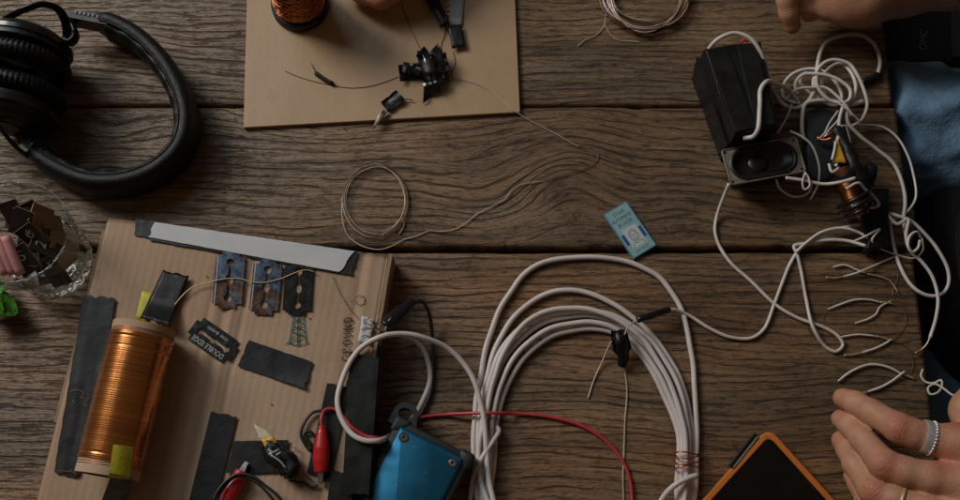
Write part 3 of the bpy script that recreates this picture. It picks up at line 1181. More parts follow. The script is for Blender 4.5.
drape([(114, 445), (134, 447), (130, 480), (109, 477)], 'yellow_tape', 'yellow_tape', 0.0016, coil, seed=4)
drape([(112, 474), (132, 478), (124, 512), (99, 508)], 'black_tape', 'tape', 0.0008, coil, seed=5)
new_obj('yellow_tape', patch([(110, 478), (114, 478), (104, 512), (99, 510)], ZT + 0.0012, nu=3, nv=8, seed=12), 'yellow_tape', coil)
new_obj('yellow_tape', patch([(142, 291), (153, 293), (147, 322), (135, 319)], ZT + 0.0004, nu=4, nv=6, seed=13), 'yellow_tape', coil)
new_obj('black_tape', patch([(163, 270), (189, 276), (170, 326), (140, 318)], ZT + 0.0014, nu=8, nv=12, seed=14, jag=1.2,
                            zf=lambda u, v: 0.0008 + 0.022 * max(0, v - 0.62) ** 1.2 * 1.6), 'tape', coil)

# ---- taped detector joint on the board
tj = thing('taped_wire_joint', 'wire joint wrapped in glossy black tape with yellow and cream sleeve', 'wire joint', P(278, 458, HB))
new_obj('sleeve_flag', patch([(254, 424), (266, 430), (273, 438), (260, 441)], ZT + 0.010, nu=5, nv=4, wrinkle=0.0012, th=0.0015, seed=71), 'cream', tj)
new_obj('sleeve_flag', patch([(261, 439), (273, 436), (277, 444), (267, 451)], ZT + 0.0115, nu=5, nv=4, wrinkle=0.0010, th=0.0025, seed=72), 'orange_yellow', tj)
new_obj('tape_flag', patch([(265, 447), (271, 440), (300, 466), (289, 480)], ZT + 0.012, nu=8, nv=6, wrinkle=0.0035, th=0.0012, seed=73, jagv=1.0), 'tape', tj)


def crumple(pts, r, seed, amp=0.25, flat=0.75):
    """lumpy body of folded tape"""
    path = catmull([P(*p) for p in pts], 0.0015)
    n = len(path)
    m = sweep(path, circ(r, 14, r * flat), scale=lambda t: 0.55 + 0.6 * math.sin(PI * min(1, max(0, t * 0.8 + 0.1))))
    out = []
    for v in m.v:
        k = mnoise.cell(v * 260 + Vector((seed, 0, 0)))
        s = mnoise.noise(v * 190 + Vector((seed, 3, 1)))
        out.append(v + Vector((mnoise.noise(v * 170 + Vector((seed, 9, 0))), mnoise.noise(v * 170 + Vector((9, seed, 0))), s)) * r * amp)
    m.v = out
    return m


new_obj('tape_body', crumple([(266, 444, ZT + .008), (277, 456, ZT + .010), (290, 472, ZT + .008), (292, 476, ZT + .006)], 0.0075, 3.0, 0.4), 'black_gloss', tj)
new_obj('tape_body', crumple([(283, 452, ZT + .006), (291, 463, ZT + .006), (296, 470, ZT + .005)], 0.006, 8.0), 'tape', tj)
for pts in ([(293, 452, ZT + .006), (296, 447, ZT + .004), (292, 446, ZT + .002)], [(292, 476, ZT + .006), (299, 466, ZT + .004), (304, 472, ZT + .002), (311, 479, ZT + .001)],
            [(290, 474, ZT + .006), (296, 468, ZT + .003), (293, 463, ZT + .003)]):
    new_obj('bare_wire', tube([P(*p) for p in pts], 0.0006, n=6), 'bare_wire', tj)
new_obj('glint_strip', tube([P(*p) for p in [(268, 449, ZT + .022), (273, 452, ZT + .022), (279, 449, ZT + .021)]], 0.0008, n=5, flat=0.0004), 'paper_grey', tj)  # pale plastic slivers, coloured to stand in for glints on the joint
new_obj('glint_strip', tube([P(*p) for p in [(276, 455, ZT + .021), (281, 452, ZT + .021)]], 0.0008, n=5, flat=0.0004), 'paper_grey', tj)
new_obj('glint_strip', tube([P(*p) for p in [(271, 455, ZT + .020), (280, 461, ZT + .019), (286, 468, ZT + .017)]], 0.0008, n=5, flat=0.0004), 'paper_grey', tj)
new_obj('lead', ptube([(289, 480, ZT + .004), (297, 482), (305, 483), (312, 487), (318, 485)], 0.0011, ZT + 0.0012, n=7), 'black_wire', tj)
bw = tag(new_obj('black_wire', ptube([(324, 410), (312, 413), (304, 423), (301, 434), (305, 444), (311, 451), (309, 442), (303, 434), (309, 431), (316, 437)], 0.0014, ZT + 0.0024, n=7, jitter=0.0008), 'black_wire'),
         'kinked loop of thin black wire beside the upright red clip', 'wire')


# ---- crocodile clips
def clip(name, label, root, tip, z0, z1, mat, wmat, wire, wr, wname='lead'):
    a, b = P(root[0], root[1], z0), P(tip[0], tip[1], z1)
    c = thing(name, label, 'crocodile clip', a - Vector((0, 0, 0.005)))
    d = b - a
    L = d.length
    d.normalize()
    path = [a + d * (L * t) for t in np.linspace(0, 0.8, 26)]

    def sc(t):
        return 0.50 + 0.1 * t if t < 0.12 else (0.62 + 0.38 * min(1, (t - 0.12) / 0.35)) - 0.22 * max(0, (t - 0.72) / 0.28)
    new_obj('sleeve', sweep(path, circ(0.0068, 14, 0.0052), scale=sc, up=(0, 0, 1)), mat, c)
    side = d.cross(Vector((0, 0, 1))).normalized()
    for s in (1, -1):
        jaw = [a + d * (L * t) + Vector((0, 0, s * 0.0016)) for t in (0.76, 0.86, 0.94, 1.0)]
        jm = sweep(jaw, [(-0.0026, -0.0004), (0.0026, -0.0004), (0.0026, 0.0004), (-0.0026, 0.0004)], up=(0, 0, 1), scale=lambda t: 1 - 0.5 * t)
        for q in range(4):
            pos = a + d * (L * (0.80 + q * 0.05))
            for sg in (1, -1):
                jm = join(jm, box(frame_z(pos + side * 0.0016 * sg, d), -0.0012, 0.0012, -0.0004, 0.0004, -0.0004, 0.0004))
        new_obj('jaw', jm, 'steel', c, smooth=False)
    if wire:
        new_obj(wname, tube([a + d * 0.004] + [P(*p) for p in wire], wr, n=8), wmat, c)
    return c


zb = ZT + 0.0062
clip('crocodile_clip', 'upright red sleeved crocodile clip with its red lead running under blue case', (322, 426), (320.5, 484), zb, ZT + 0.0035, 'red_plastic', 'red_wire',
     [(321.5, 417, zb), (325, 410, zb - .002), (334, 409, ZT + .003), (343, 416, ZT + .003), (352, 427, ZT + .004), (366, 436, ZT + .0030), (376, 437.5, ZT + .0025), (382, 437, .026), (390, 434, .0026), (405, 423, .0022), (420, 417.5, .0022),
      (445, 414.5, .0022), (474, 413, .0105), (486, 413, .0145), (500, 413, .0120), (515, 413.5, .003), (545, 416, .0022), (580, 425, .0022), (605, 440, .0022), (622, 460, .0022), (630, 480, .0022), (633, 520, .0022)], 0.0015)
clip('crocodile_clip', 'red sleeved crocodile clip over black tape with looping black lead', (222, 508), (247, 462), ZT + 0.008, ZT + 0.004, 'red_plastic', 'red_wire',
     [(214, 520, zb), (205, 540, zb)], 0.0017)
tag(new_obj('black_wire', join(ptube([(210, 512), (216, 494), (226, 481), (238, 474), (252, 476), (266, 486), (278, 496), (290, 512)], 0.0013, ZT + 0.0155, n=7),
                               ptube([(214, 512), (222, 490), (236, 476.5), (250, 478.5), (262, 487), (272, 498), (282, 512)], 0.0012, ZT + 0.0135, n=7)), 'black_wire'),
    'twin black wire arching over the red clip at board edge', 'wire')
clip('crocodile_clip', 'black sleeved crocodile clip biting copper strands by GROUND writing', (414, 301), (377, 333), 0.030, 0.043, 'black_gloss', 'black_wire',
     [(421, 301, .026), (428, 310, .016), (432, 332, .006), (433, 360, .003), (431, 390, .0025), (424, 408, .0025), (415, 424, .0022)], 0.0017)
fy = MB()
for i in range(11):
    a0 = (378 + rnd.uniform(-4, 4), 328 + rnd.uniform(-5, 5), ZT + 0.004)
    a1 = (a0[0] + rnd.uniform(-10, 9), a0[1] + rnd.uniform(-7, 9), ZT + 0.004 + rnd.uniform(0, .006))
    a2 = (a1[0] + rnd.uniform(-6, 6), a1[1] + rnd.uniform(-6, 6), ZT + 0.004 + rnd.uniform(0, .004))
    fy = join(fy, tube([P(*a0), P(*a1), P(*a2)], 0.0004, n=5))
tag(new_obj('copper_strands', fy, 'bare_wire'), 'frayed tuft of bare copper strands gripped by the black clip', 'wire strands')

ZM = 0.0042


def flag(c4, zs, parent=None, mat='tape', th=0.0012, seed=0, name='tape_flag'):
    """folded piece of tape given by four photo corners and their heights"""
    nu, nv = 6, 5
    m = MB()
    top = []
    for iv in range(nv + 1):
        for iu in range(nu + 1):
            u, v = iu / nu, iv / nv
            w4 = ((1 - u) * (1 - v), u * (1 - v), u * v, (1 - u) * v)
            x = sum(wk * c[0] for wk, c in zip(w4, c4))
            y = sum(wk * c[1] for wk, c in zip(w4, c4))
            z = sum(wk * c for wk, c in zip(w4, zs))
            nz = mnoise.noise(Vector((u * 2.5 + seed, v * 2.5, seed * 1.7)))
            edge = (iu in (0, nu)) or (iv in (0, nv))
            top.append(P(x + (0.9 * mnoise.noise(Vector((x, y, seed))) if edge else 0), y + (0.9 * mnoise.noise(Vector((y, x, seed))) if edge else 0), max(ZM + 0.0016, z + 0.0045 * nz)))
    W = nu + 1
    N = len(top)
    m.v = top + [p - Vector((0, 0, th)) for p in top]
    for iv in range(nv):
        for iu in range(nu):
            a = iv * W + iu
            m.f += [(a, a + W, a + W + 1, a + 1), (N + a, N + a + 1, N + a + W + 1, N + a + W)]
    rim = list(range(W)) + [i * W + nu for i in range(1, nv + 1)] + [nv * W + i for i in range(nu - 1, -1, -1)] + [i * W for i in range(nv - 1, 0, -1)]
    for a, b in zip(rim, rim[1:] + rim[:1]):
        m.f.append((a, b, N + b, N + a))
    return new_obj(name, m, mat, parent, flat_angle=35)



# ================================================================== BIG CABLE COIL
R_C = 0.0024
loops = [
    [(474, 460), (476, 405), (487, 345), (507, 297), (535, 266), (575, 257), (640, 266), (671, 290), (687, 330), (695, 390), (697, 440), (695, 490)],
    [(478, 460), (481, 405), (497, 345), (524, 307), (562, 291), (600, 297), (645, 328), (676, 370), (692, 430), (691, 490)],
    [(482, 460), (485, 400), (503, 347), (534, 319), (572, 311), (612, 315), (651, 341), (677, 383), (689, 440), (687, 490)],
    [(486, 460), (489, 405), (507, 355), (536, 327), (572, 316), (609, 320), (644, 345), (671, 388), (686, 440), (683, 490)],
    [(490, 462), (494, 410), (511, 362), (538, 335), (573, 323), (609, 326), (641, 350), (667, 392), (682, 440), (680, 490)],
    [(494, 465), (498, 414), (516, 369), (542, 342), (575, 330), (611, 332), (640, 355), (664, 396), (679, 440), (676, 490)],
    [(478, 462), (487, 410), (500, 360), (526, 322), (556, 309), (596, 311), (634, 331), (664, 372), (684, 430), (685, 490)],
]
zl = [0.0029, 0.0029, 0.0070, 0.0029, 0.0070, 0.0029, 0.0105]
pts = []
for k, (lp, z) in enumerate(zip(loops, zl)):
    off = (k - 3) * 4
    pts += [P(515 + off * 0.5, 575 - off, z), P(487 + off * 0.5, 515, z)]
    pts += [P(x, y, z) for x, y in lp]
    pts += [P(682 - off * 0.4, 525, z), P(650 - off, 580 - off, z), P(585, 606 - off, z)]
big = thing('coiled_cable', 'large coil of thick white cable tied with copper wire', 'cable', P(585, 440))
# free lead to the board first, then the coil
lead = [(384, 335, ZT + .0045), (396, 334, .030), (413, 340, .012), (425, 352, .004), (430, 378, R_C), (423, 402, R_C), (411, 420, R_C), (399, 431, R_C + .004), (388, 437, .020), (379, 441, ZT + .0035),
        (366, 441, ZT + .0055), (352, 434, ZT + .0050), (341, 418, ZT + .0042), (338, 396, ZT + .0034), (346, 368, ZT + .0034), (362, 347, ZT + .0042), (380, 337, ZT + .0080), (398, 334, .040), (420, 337, .034), (445, 346, .022),
        (462, 362, .016), (476, 385, .0145), (484, 420, .0140), (488, 470, .0140)]
new_obj('cable_strand', tube([P(*p) for p in lead] + pts, R_C, n=10, step=0.004, jitter=0.0011), 'white_cable', big)
new_obj('cable_end', ptube([(698, 475, .016), (688, 478, .0175), (675, 485, .016), (664, 496, .011), (657, 512, .005), (655, 540, .003)], R_C, n=10), 'white_cable', big)
new_obj('cable_wrap', ptube([(470, 500, .003), (473, 478, .007), (482, 458, .0150), (494, 440, .0120), (499, 430, .0060), (495, 425, .003)], R_C * 0.9, n=10), 'white_cable', big)
for yy in (453, 457, 463, 467):
    tp = []
    for t in np.linspace(0, 2 * PI, 26, endpoint=False):
        tp.append(P(686.5 + 12.5 * math.cos(t), yy + 1.5 * math.sin(t * 2 + yy), 0.0078 + 0.0095 * math.sin(t)))
    tp = [Vector((p.x, p.y, max(0.0006, p.z))) for p in tp]
    new_obj('copper_tie', sweep(tp, circ(0.0007, 6), True), 'copper', big)

# black taped joint hanging on the coil with two thin wires
jt = thing('taped_joint', 'small black taped joint on the coil with two thin wires hanging', 'wire joint', P(622, 345))
new_obj('tape_body', crumple([(617, 331, .019), (621, 341, .020), (623, 353, .012), (623, 366, .005)], 0.0050, 21.0, 0.3, 0.7), 'tape', jt)
for q_, z_, sd_ in (([(612, 332), (626, 329), (632, 347), (622, 362)], [.020, .021, .016, .008], 81), ([(611, 331), (620, 330), (624, 362), (612, 350)], [.022, .022, .010, .014], 82), ([(618, 330), (628, 334), (629, 356), (620, 364)], [.023, .020, .012, .007], 83)):
    flag(q_, z_, jt, 'black_gloss' if sd_ == 82 else 'tape', 0.001, sd_)
new_obj('thin_wire', ptube([(615, 336, .019), (609, 346, .012), (602, 362, .003), (594, 380, .0008), (588, 398, .0008)], 0.0007, n=6), 'pale_wire', jt)
new_obj('thin_wire', ptube([(623, 362, .006), (625, 372, .001), (627, 392), (625, 420), (624, 450), (623, 480), (625, 520)], 0.0006, 0.0007, n=6), 'pale_wire', jt)
new_obj('thin_wire', ptube([(624, 336, .020), (628, 327, .022), (634, 322, .020), (641, 318, .018)], 0.0007, n=6), 'pale_wire', jt)
lw = thing('thin_white_lead', 'thin white lead with black sleeve running from coil to radio parts', 'wire', P(700, 325))
new_obj('lead_wire', ptube([(668, 310, .012), (676, 310, .008), (690, 316, .003), (709, 328), (730, 337), (751, 338), (764, 329), (774, 305), (783, 281), (790, 264), (800, 249, .003), (815, 239, .006), (835, 230, .007), (852, 226, .008), (868, 224, .010)],
                           0.0016, 0.0017, n=8), 'white_cord', lw)
new_obj('sleeve', ptube([(637, 320, .0185), (652, 315, .0175), (669, 309.5, .0125)], 0.0030, n=10), 'black_gloss', lw)

# ================================================================== BLUE CASE
zt = 0.030
q = [P(398, 417, zt), P(473, 456, zt)]
ex = (q[1] - q[0]).normalized()
ey = Vector((0, 0, 1)).cross(ex)
wd = (q[1] - q[0]).length
c0 = q[0]
bl = thing('blue_metal_case', 'blue metal case in a black rubber bumper with lanyard hole', 'metal case', c0 + ex * wd / 2 - ey * 0.07 + Vector((0, 0, 0.0065 - zt)))
corner = [c0, c0 + ex * wd, c0 + ex * wd - ey * 0.14, c0 - ey * 0.14]
new_obj('bumper', prism(round_poly(corner, 0.006, 6), 0.0065, zt - 0.002, 0.0018), 'rubber', bl, flat_angle=45)
ins = 0.0050
ci = [c0 + ex * ins - ey * ins, c0 + ex * (wd - ins) - ey * ins, c0 + ex * (wd - ins) - ey * (0.14 - ins), c0 + ex * ins - ey * (0.14 - ins)]
new_obj('metal_shell', prism(round_poly(ci, 0.0035, 5), 0.0095, zt + 0.0005, 0.0030), 'anodised', bl, flat_angle=45)
lugp = flat_frame(404, 417.5, zt - 0.0135, 75, 39)
ring_o = [(-0.0108, -0.012), (0.0170, -0.012), (0.0125, -0.004)] + [(0.0102 * math.cos(t) * 1.05, 0.0102 * math.sin(t)) for t in np.linspace(0.05, PI - 0.05, 18)]
ring_i = [(0.0060 * math.cos(t) * 1.1, 0.0050 * math.sin(t)) for t in np.linspace(0, 2 * PI, 20, endpoint=False)]
new_obj('lanyard_lug', holed(ring_o, [ring_i], 0.0095, lugp @ Matrix.Translation((0.001, 0.0022, 0))), 'rubber', bl, smooth=False)
new_obj('corner_guard', prism(round_poly([c0 + ex * (wd - .012) + ey * .002, c0 + ex * (wd + .002) + ey * .002, c0 + ex * (wd + .002) - ey * .012, c0 + ex * (wd - .004) - ey * .012, c0 + ex * (wd - .012) - ey * .0035], 0.003, 4), 0.0075, zt - 0.0015, 0.002), 'rubber', bl, flat_angle=45)
new_obj('corner_guard', prism(round_poly([c0 + ex * .012 + ey * .002, c0 - ex * .002 + ey * .002, c0 - ex * .002 - ey * .012, c0 + ex * .004 - ey * .012, c0 + ex * .012 - ey * .0035], 0.003, 4), 0.0075, zt - 0.0015, 0.002), 'rubber', bl, flat_angle=45)
for o_ in (ci[0] + (ex - ey) * 0.0075, ci[1] + (-ex - ey) * 0.0075):
    sfr = Matrix.Translation(Vector((o_.x, o_.y, zt + 0.0003)))
    s_ = new_obj('screw', lathe([(1e-7, 0), (0.0031, 0), (0.0031, 0.0007), (0.0026, 0.0011), (0.0014, 0.0011), (0.0012, 0.0004), (1e-7, 0.0004)], sfr, 20), 'steel', bl, flat_angle=30)
    new_obj('screw_socket', lathe([(1e-7, 0.00045), (0.0012, 0.00045), (0.0012, 0.0006), (1e-7, 0.0006)], sfr, 6), 'black_plastic', s_, smooth=False)
    new_obj('screw_recess', lathe([(0.0032, 0.0003), (0.0043, 0.0003), (0.0043, 0.0006), (0.0032, 0.0006)], sfr, 24, close=True), 'rubber', bl, smooth=False)

# ================================================================== FIBREBOARD AND WHAT LIES ON IT
ZM = 0.0042
m0, m1 = P(243.5, 127.5, ZM), P(520, 112, ZM)
d_ = (m1 - m0).normalized()
u_ = Vector((0, 0, 1)).cross(d_)
sk = (P(515, -2, ZM) - P(520, 112, ZM)).normalized()
Lm = 0.24
bd = new_obj('fibreboard_sheet', prism([m0, m1, m1 + sk * Lm, m0 + (P(247, -2, ZM) - m0).normalized() * Lm], 0.0002, ZM, 0.0004), 'mdf', smooth=False)
tag(bd, 'thin tan fibreboard sheet lying across two planks', 'board')

sp_c = P(301, 7, ZM)
sp = thing('wire_spool', 'black spool wound with copper wire standing on fibreboard', 'wire spool', sp_c)
fz = Matrix.Translation(sp_c)
new_obj('flange', lathe([(0.006, 0.0003), (0.0265, 0.0003), (0.0275, 0.0012), (0.0275, 0.0080), (0.0265, 0.0095), (0.006, 0.0095)], fz, 56, close=True), 'black_plastic', sp, flat_angle=40)
prof = [(0.008, 0.0097), (0.0222, 0.0097)]
for i in range(60):
    prof.append((0.0228 + 0.0008 * math.sin(i * 1.3) + 0.0005 * math.sin(i * 3.7), 0.0102 + 0.065 * i / 60))
prof += [(0.021, 0.0758), (0.008, 0.0758)]
new_obj('copper_winding', lathe(prof, fz, 64, mod=lambda i, a: 0.0005 * math.sin(a * 3 + i * 0.7)), 'copper', sp)
nt = MB()
for k in range(46):
    h = 0.013 + rnd.random() * 0.058
    a0 = rnd.uniform(0, 2 * PI)
    tp = [fz @ Vector(((0.0238 + 0.0006 * math.sin(3 * t)) * math.cos(t + a0), (0.0238 + 0.0006 * math.sin(3 * t)) * math.sin(t + a0), h + 0.0035 * math.sin(t * rnd.choice((1, 1, 2)) + k))) for t in np.linspace(0, 2 * PI, 44, endpoint=False)]
    nt = join(nt, sweep(tp, circ(0.0005, 5), True))
tag(new_obj('loose_turns', nt, 'copper', sp), None, None, kind='stuff')
new_obj('flange', lathe([(0.006, 0.076), (0.0265, 0.076), (0.0275, 0.077), (0.0275, 0.0805), (0.0265, 0.0815), (0.006, 0.0815)], fz, 56, close=True), 'black_plastic', sp, flat_angle=40)

tag(new_obj('thin_wire', ptube([(285, 71), (296, 76), (312, 81), (330, 85), (350, 88), (372, 86), (388, 81), (398, 77)], 0.00030, ZM + 0.0005, n=5), 'copper_thin'),
    'hair-thin copper wire curving from the black tube to tape cluster', 'wire')
st = thing('insulation_tube', 'short piece of black tubing on the fibreboard with wire stub', 'tube', P(323, 78, ZM))
new_obj('sleeve', ptube([(315.5, 73), (324, 79), (333, 84)], 0.0021, ZM + 0.0022, n=10), 'black_plastic', st)
new_obj('wire_stub', ptube([(316, 73), (313, 68), (311, 63)], 0.0004, ZM + 0.0018, n=5), 'copper_thin', st)
tag(new_obj('thin_wire', ptube([(398, -12), (402, 4), (409, 25), (416, 40), (422, 52)], 0.00036, ZM + 0.0008, n=5), 'copper_thin'), 'thin copper wire from beside the fingertip down to tape cluster', 'wire')
tag(new_obj('thin_wire', ptube([(445, 26), (445, 34), (441, 46), (443, 55)], 0.00034, ZM + 0.0007, n=5), 'copper_thin'), 'short copper wire between the tape cluster and taped paper strip', 'wire')
tag(new_obj('thin_wire', ptube([(453, 52), (455, 62), (452, 72), (447, 78)], 0.0004, ZM + 0.0006, n=5), 'copper_thin'), 'short faint copper wire curling at the side of tape cluster', 'wire')
tag(new_obj('thin_wire', ptube([(452, 79), (462, 80), (476, 84), (490, 91), (503, 101), (515, 111, ZM + .0008), (524, 117, .003), (540, 126, .0006), (556, 134, .0006), (568, 141, .0006), (579, 147, .0006)], 0.00045, ZM + 0.0006, n=5), 'pale_wire'),
    'thin pale wire running off the fibreboard corner on to planks', 'wire')

# cluster of folded tape flags
tc = thing('tape_cluster', 'cluster of folded black tape flags standing on fibreboard', 'tape', P(430, 72, ZM))


flag([(398, 65), (421, 62), (424, 79), (400, 81)], [.014, .010, .006, .010], tc, seed=1)
flag([(417, 51), (428, 49), (431, 70), (420, 72)], [.010, .016, .012, .008], tc, seed=2)
flag([(430, 52), (438, 43), (448, 62), (434, 67)], [.012, .022, .018, .010], tc, seed=3)
flag([(432, 66), (448, 62), (449, 80), (434, 82)], [.012, .016, .010, .008], tc, seed=4)
flag([(424, 77), (438, 72), (440, 90), (423, 103)], [.012, .014, .008, .006], tc, seed=5)
flag([(421, 62), (433, 60), (434, 78), (424, 80)], [.014, .016, .014, .010], tc, seed=6, mat='black_gloss')
new_obj('tape_core', crumple([(424, 60, .012), (430, 70, .013), (433, 84, .011)], 0.007, 44.0), 'tape', tc)
for q_, z_, sd_ in (([(422, 84), (436, 80), (441, 92), (429, 96)], [.012, .016, .010, .006], 21), ([(416, 56), (424, 46), (431, 56), (424, 64)], [.014, .019, .017, .010], 22),
                    ([(436, 58), (446, 52), (450, 70), (440, 74)], [.018, .012, .014, .020], 23), ([(404, 62), (422, 66), (420, 76), (402, 72)], [.013, .017, .012, .016], 24), ([(428, 70), (442, 68), (446, 84), (433, 88)], [.018, .014, .012, .016], 25)):
    flag(q_, z_, tc, 'black_gloss' if sd_ % 2 else 'tape', 0.0008, sd_)
new_obj('bare_wire', ptube([(422, 52, .014), (425, 60, .018), (427, 68, .017)], 0.0008, n=6), 'steel', tc)  # short steel piece put in as a small glint on the cluster
fp = thing('taped_metal_point', 'flattened grey metal point with black tape flag overhanging fibreboard edge', 'metal point', P(393, 104, ZM))
flag([(381, 102), (396, 90), (405, 100), (388, 112)], [.008, .010, .008, .007], fp, seed=9)
flag([(382, 109), (389, 113), (376, 126), (370, 131)], [.0072, .0075, .0068, .0062], fp, 'speaker_frame', 0.0008, 10, 'metal_blade')
new_obj('wire_stub', ptube([(404, 99, .008), (409, 99.5, .007), (413, 100.5, .0064)], 0.0006, n=5), 'bare_wire', fp)

ts = thing('taped_paper_strip', 'white paper strip with zigzag copper wire and black tape ends', 'paper strip', P(452, 12, ZM))
new_obj('paper', patch([(440, -30), (466, -30), (462, 26), (449, 26)], ZM + 0.0022, nu=5, nv=8, seed=41), 'paper_grey', ts)
new_obj('tape_end', patch([(448, 26), (461, 24), (465, 46), (452, 49)], ZM + 0.0040, nu=6, nv=6, seed=42, jag=0.6, wrinkle=0.0012), 'tape', ts)
new_obj('tape_side', patch([(414, -20), (431, -20), (449, 22), (441, 29)], ZM + 0.0050, nu=6, nv=12, seed=43, jag=0.8, wrinkle=0.0020), 'tape', ts)
zz = []
for i in range(16):
    zz.append((447.5 + (1.6 if i % 2 else -1.2), -22 + i * 2.9, ZM + 0.0036))
new_obj('zigzag_wire', tube([P(*p) for p in zz], 0.00055, n=5), 'copper', ts)

# ================================================================== LOOSE THIN WIRE COILS
wc = thing('thin_wire_coil', 'round coil of thin pale and copper wire with long tail', 'wire coil', P(374, 202))
for k in range(6):
    rx, ry = 31.5 + rnd.uniform(-2.0, 2.0), 35.5 + rnd.uniform(-2.2, 2.2)
    ox, oy = 374.5 + rnd.uniform(-1.6, 1.6), 200.5 + rnd.uniform(-1.5, 1.5)
    ph = rnd.uniform(0, 6)
    pts = [P(ox + rx * math.cos(t) * (1 + 0.02 * math.sin(2 * t + ph)), oy + ry * math.sin(t) * (1 + 0.025 * math.sin(3 * t + ph)), 0.0012 + 0.0009 * k + 0.0006 * math.sin(2 * t + ph)) for t in np.linspace(0, 2 * PI, 28, endpoint=False)]
    new_obj('wire_turn', tube(pts, 0.00043, n=5, closed=True), ('silver_wire', 'copper_thin', 'pale_wire', 'silver_wire')[k % 4], wc)
new_obj('wire_tail', ptube([(342, 198, .004), (342, 216, .003), (347, 234), (360, 245), (379, 249.5), (392, 246), (403, 240), (417, 236), (429, 231), (442, 231.5), (455, 229), (466, 223), (477, 214), (491, 207), (505, 199), (512, 190), (520, 185), (541, 181)], 0.00045, 0.0009, n=6), 'pale_wire', wc)
new_obj('wire_tail', ptube([(541, 181), (560, 176), (579, 171), (590, 166), (597, 160), (598, 152)], 0.00036, 0.0007, n=6), 'copper_thin', wc)
new_obj('wire_tail', ptube([(396, 222, .005), (404, 222, .003), (403, 228), (399, 234)], 0.0007, 0.0009, n=6), 'pale_wire', wc)

w2 = thing('thin_wire_coil', 'many-turned coil of silvery and copper wire on upper plank', 'wire coil', P(646, -8))
for k in range(15):
    rx, ry = 41 + rnd.uniform(-7, 4), 35 + rnd.uniform(-8, 3)
    ox, oy = 646 + rnd.uniform(-2, 2), -6 + rnd.uniform(-1, 2)
    ph = rnd.uniform(0, 6)
    pts = [P(ox + rx * math.cos(t) * (1 + 0.03 * math.sin(2 * t + ph)), oy + ry * math.sin(t) * (1 + 0.03 * math.sin(3 * t + ph)), 0.0014 + 0.0010 * (k % 7) + 0.0006 * math.sin(2 * t + ph)) for t in np.linspace(0, 2 * PI, 30, endpoint=False)]
    new_obj('wire_turn', tube(pts, 0.0008, n=5, closed=True), ('silver_wire', 'silver_wire', 'copper_thin', 'bare_wire')[k % 4], w2)
for pts in ([(618, 18, .006), (611, 8, .007), (606, 14, .005), (604, 26), (596, 35), (585, 40), (578, 46)], [(604, 24, .004), (612, 36), (618, 40), (628, 41), (640, 42)],
            [(606, -4, .006), (602, 6, .004), (612, 16, .005), (622, 22, .006)]):
    new_obj('wire_tail', ptube(pts, 0.0004, 0.0008, n=5), 'pale_wire', w2)

# ================================================================== BLADE PACKET
pf = flat_frame(629.5, 231, 0.0, 22.5, -13.5)
o_ = pf.translation
bw_, bh_, bt_ = 0.0125, 0.0245, 0.0036
pk = thing('blade_packet', 'small pale blue razor blade packet with printed portrait', 'packet', o_)
pc = [pf @ Vector((x, y, 0)) for x, y in ((-bw_, -bh_), (bw_, -bh_), (bw_, bh_), (-bw_, bh_))]
new_obj('carton', prism(pc, 0.0003, bt_, 0.0004), 'pack_border', pk, smooth=False)


def print_rect(x0, x1, y0, y1, h, mat, name='printed_panel'):
    return new_obj(name, box(pf, x0, x1, y0, y1, bt_ + h - 0.0001, bt_ + h), mat, pk, smooth=False)


print_rect(-bw_ + .0011, bw_ - .0011, -bh_ + .0011, bh_ - .0011, 0.00012, 'pack_blue')
print_rect(-0.0072, 0.0072, -0.0172, 0.0030, 0.00024, 'pack_pale')
for s in (-1, 1):
    print_rect(s * 0.0089 - 0.0014, s * 0.0089 + 0.0014, -0.0120, -0.0010, 0.00024, 'blue_print')
for sx0, sy, tx, sz, ww, mt in ((0, 0.0185, 'STAR', 0.0052, 1.0, 'ink_pack'), (0, 0.0130, 'AUTOMATIC', 0.0044, 0.80, 'dark_print'), (0, 0.0075, 'BLADE', 0.0050, 1.0, 'ink_pack'), (0, -0.0205, 'PATENT', 0.0034, 1.1, 'ink_pack')):
    new_obj('lettering', text(tx, sz, pf @ Matrix.Translation((sx0, sy, bt_ + 0.00013)), 0.0001, ww), mt, pk, smooth=False)
pts = [(0.0036 * math.cos(t), -0.0065 + 0.0050 * math.sin(t)) for t in np.linspace(0, 2 * PI, 24, endpoint=False)]
fz_ = bt_ + 0.0003
new_obj('portrait_outline', sweep([pf @ Vector((a, b, fz_)) for a, b in pts], circ(0.00022, 4, 0.0001), True), 'dark_print', pk)
hair = [(-.0040, -.0052), (-.0042, -.0020), (-.0018, .0002), (.0018, .0004), (.0042, -.0018), (.0041, -.0050), (.0030, -.0026), (0, -.0018), (-.0030, -.0026)]
new_obj('portrait_hair', holed(hair, [], 0.0001, pf @ Matrix.Translation((0, 0, fz_ - .00004))), 'paper_grey', pk, smooth=False)
for st in ([(-.0022, -.0054), (-.0008, -.0052)], [(.0008, -.0052), (.0022, -.0054)], [(0, -.0058), (-.0004, -.0080), (.0005, -.0081)], [(-.0014, -.0096), (0, -.0100), (.0014, -.0096)],
           [(-.0060, -.0165), (-.0035, -.0125), (0, -.0135), (.0035, -.0125), (.0060, -.0165)]):
    new_obj('portrait_line', tube([pf @ Vector((a, b, fz_)) for a, b in st], 0.0002, n=4, flat=0.0001), 'dark_print', pk)

# ================================================================== HEADPHONES
hp = thing('headphones', 'black over-ear headphones lying on their side on the planks', 'headphones', P(100, 110))
path = catmull([P(x, y, 0.0215) for x, y in ((100, 24), (118, 29), (140, 41), (163, 63), (181, 92), (189, 122), (183, 150), (160, 173), (128, 185), (92, 185), (60, 172), (36, 155))], 0.004)


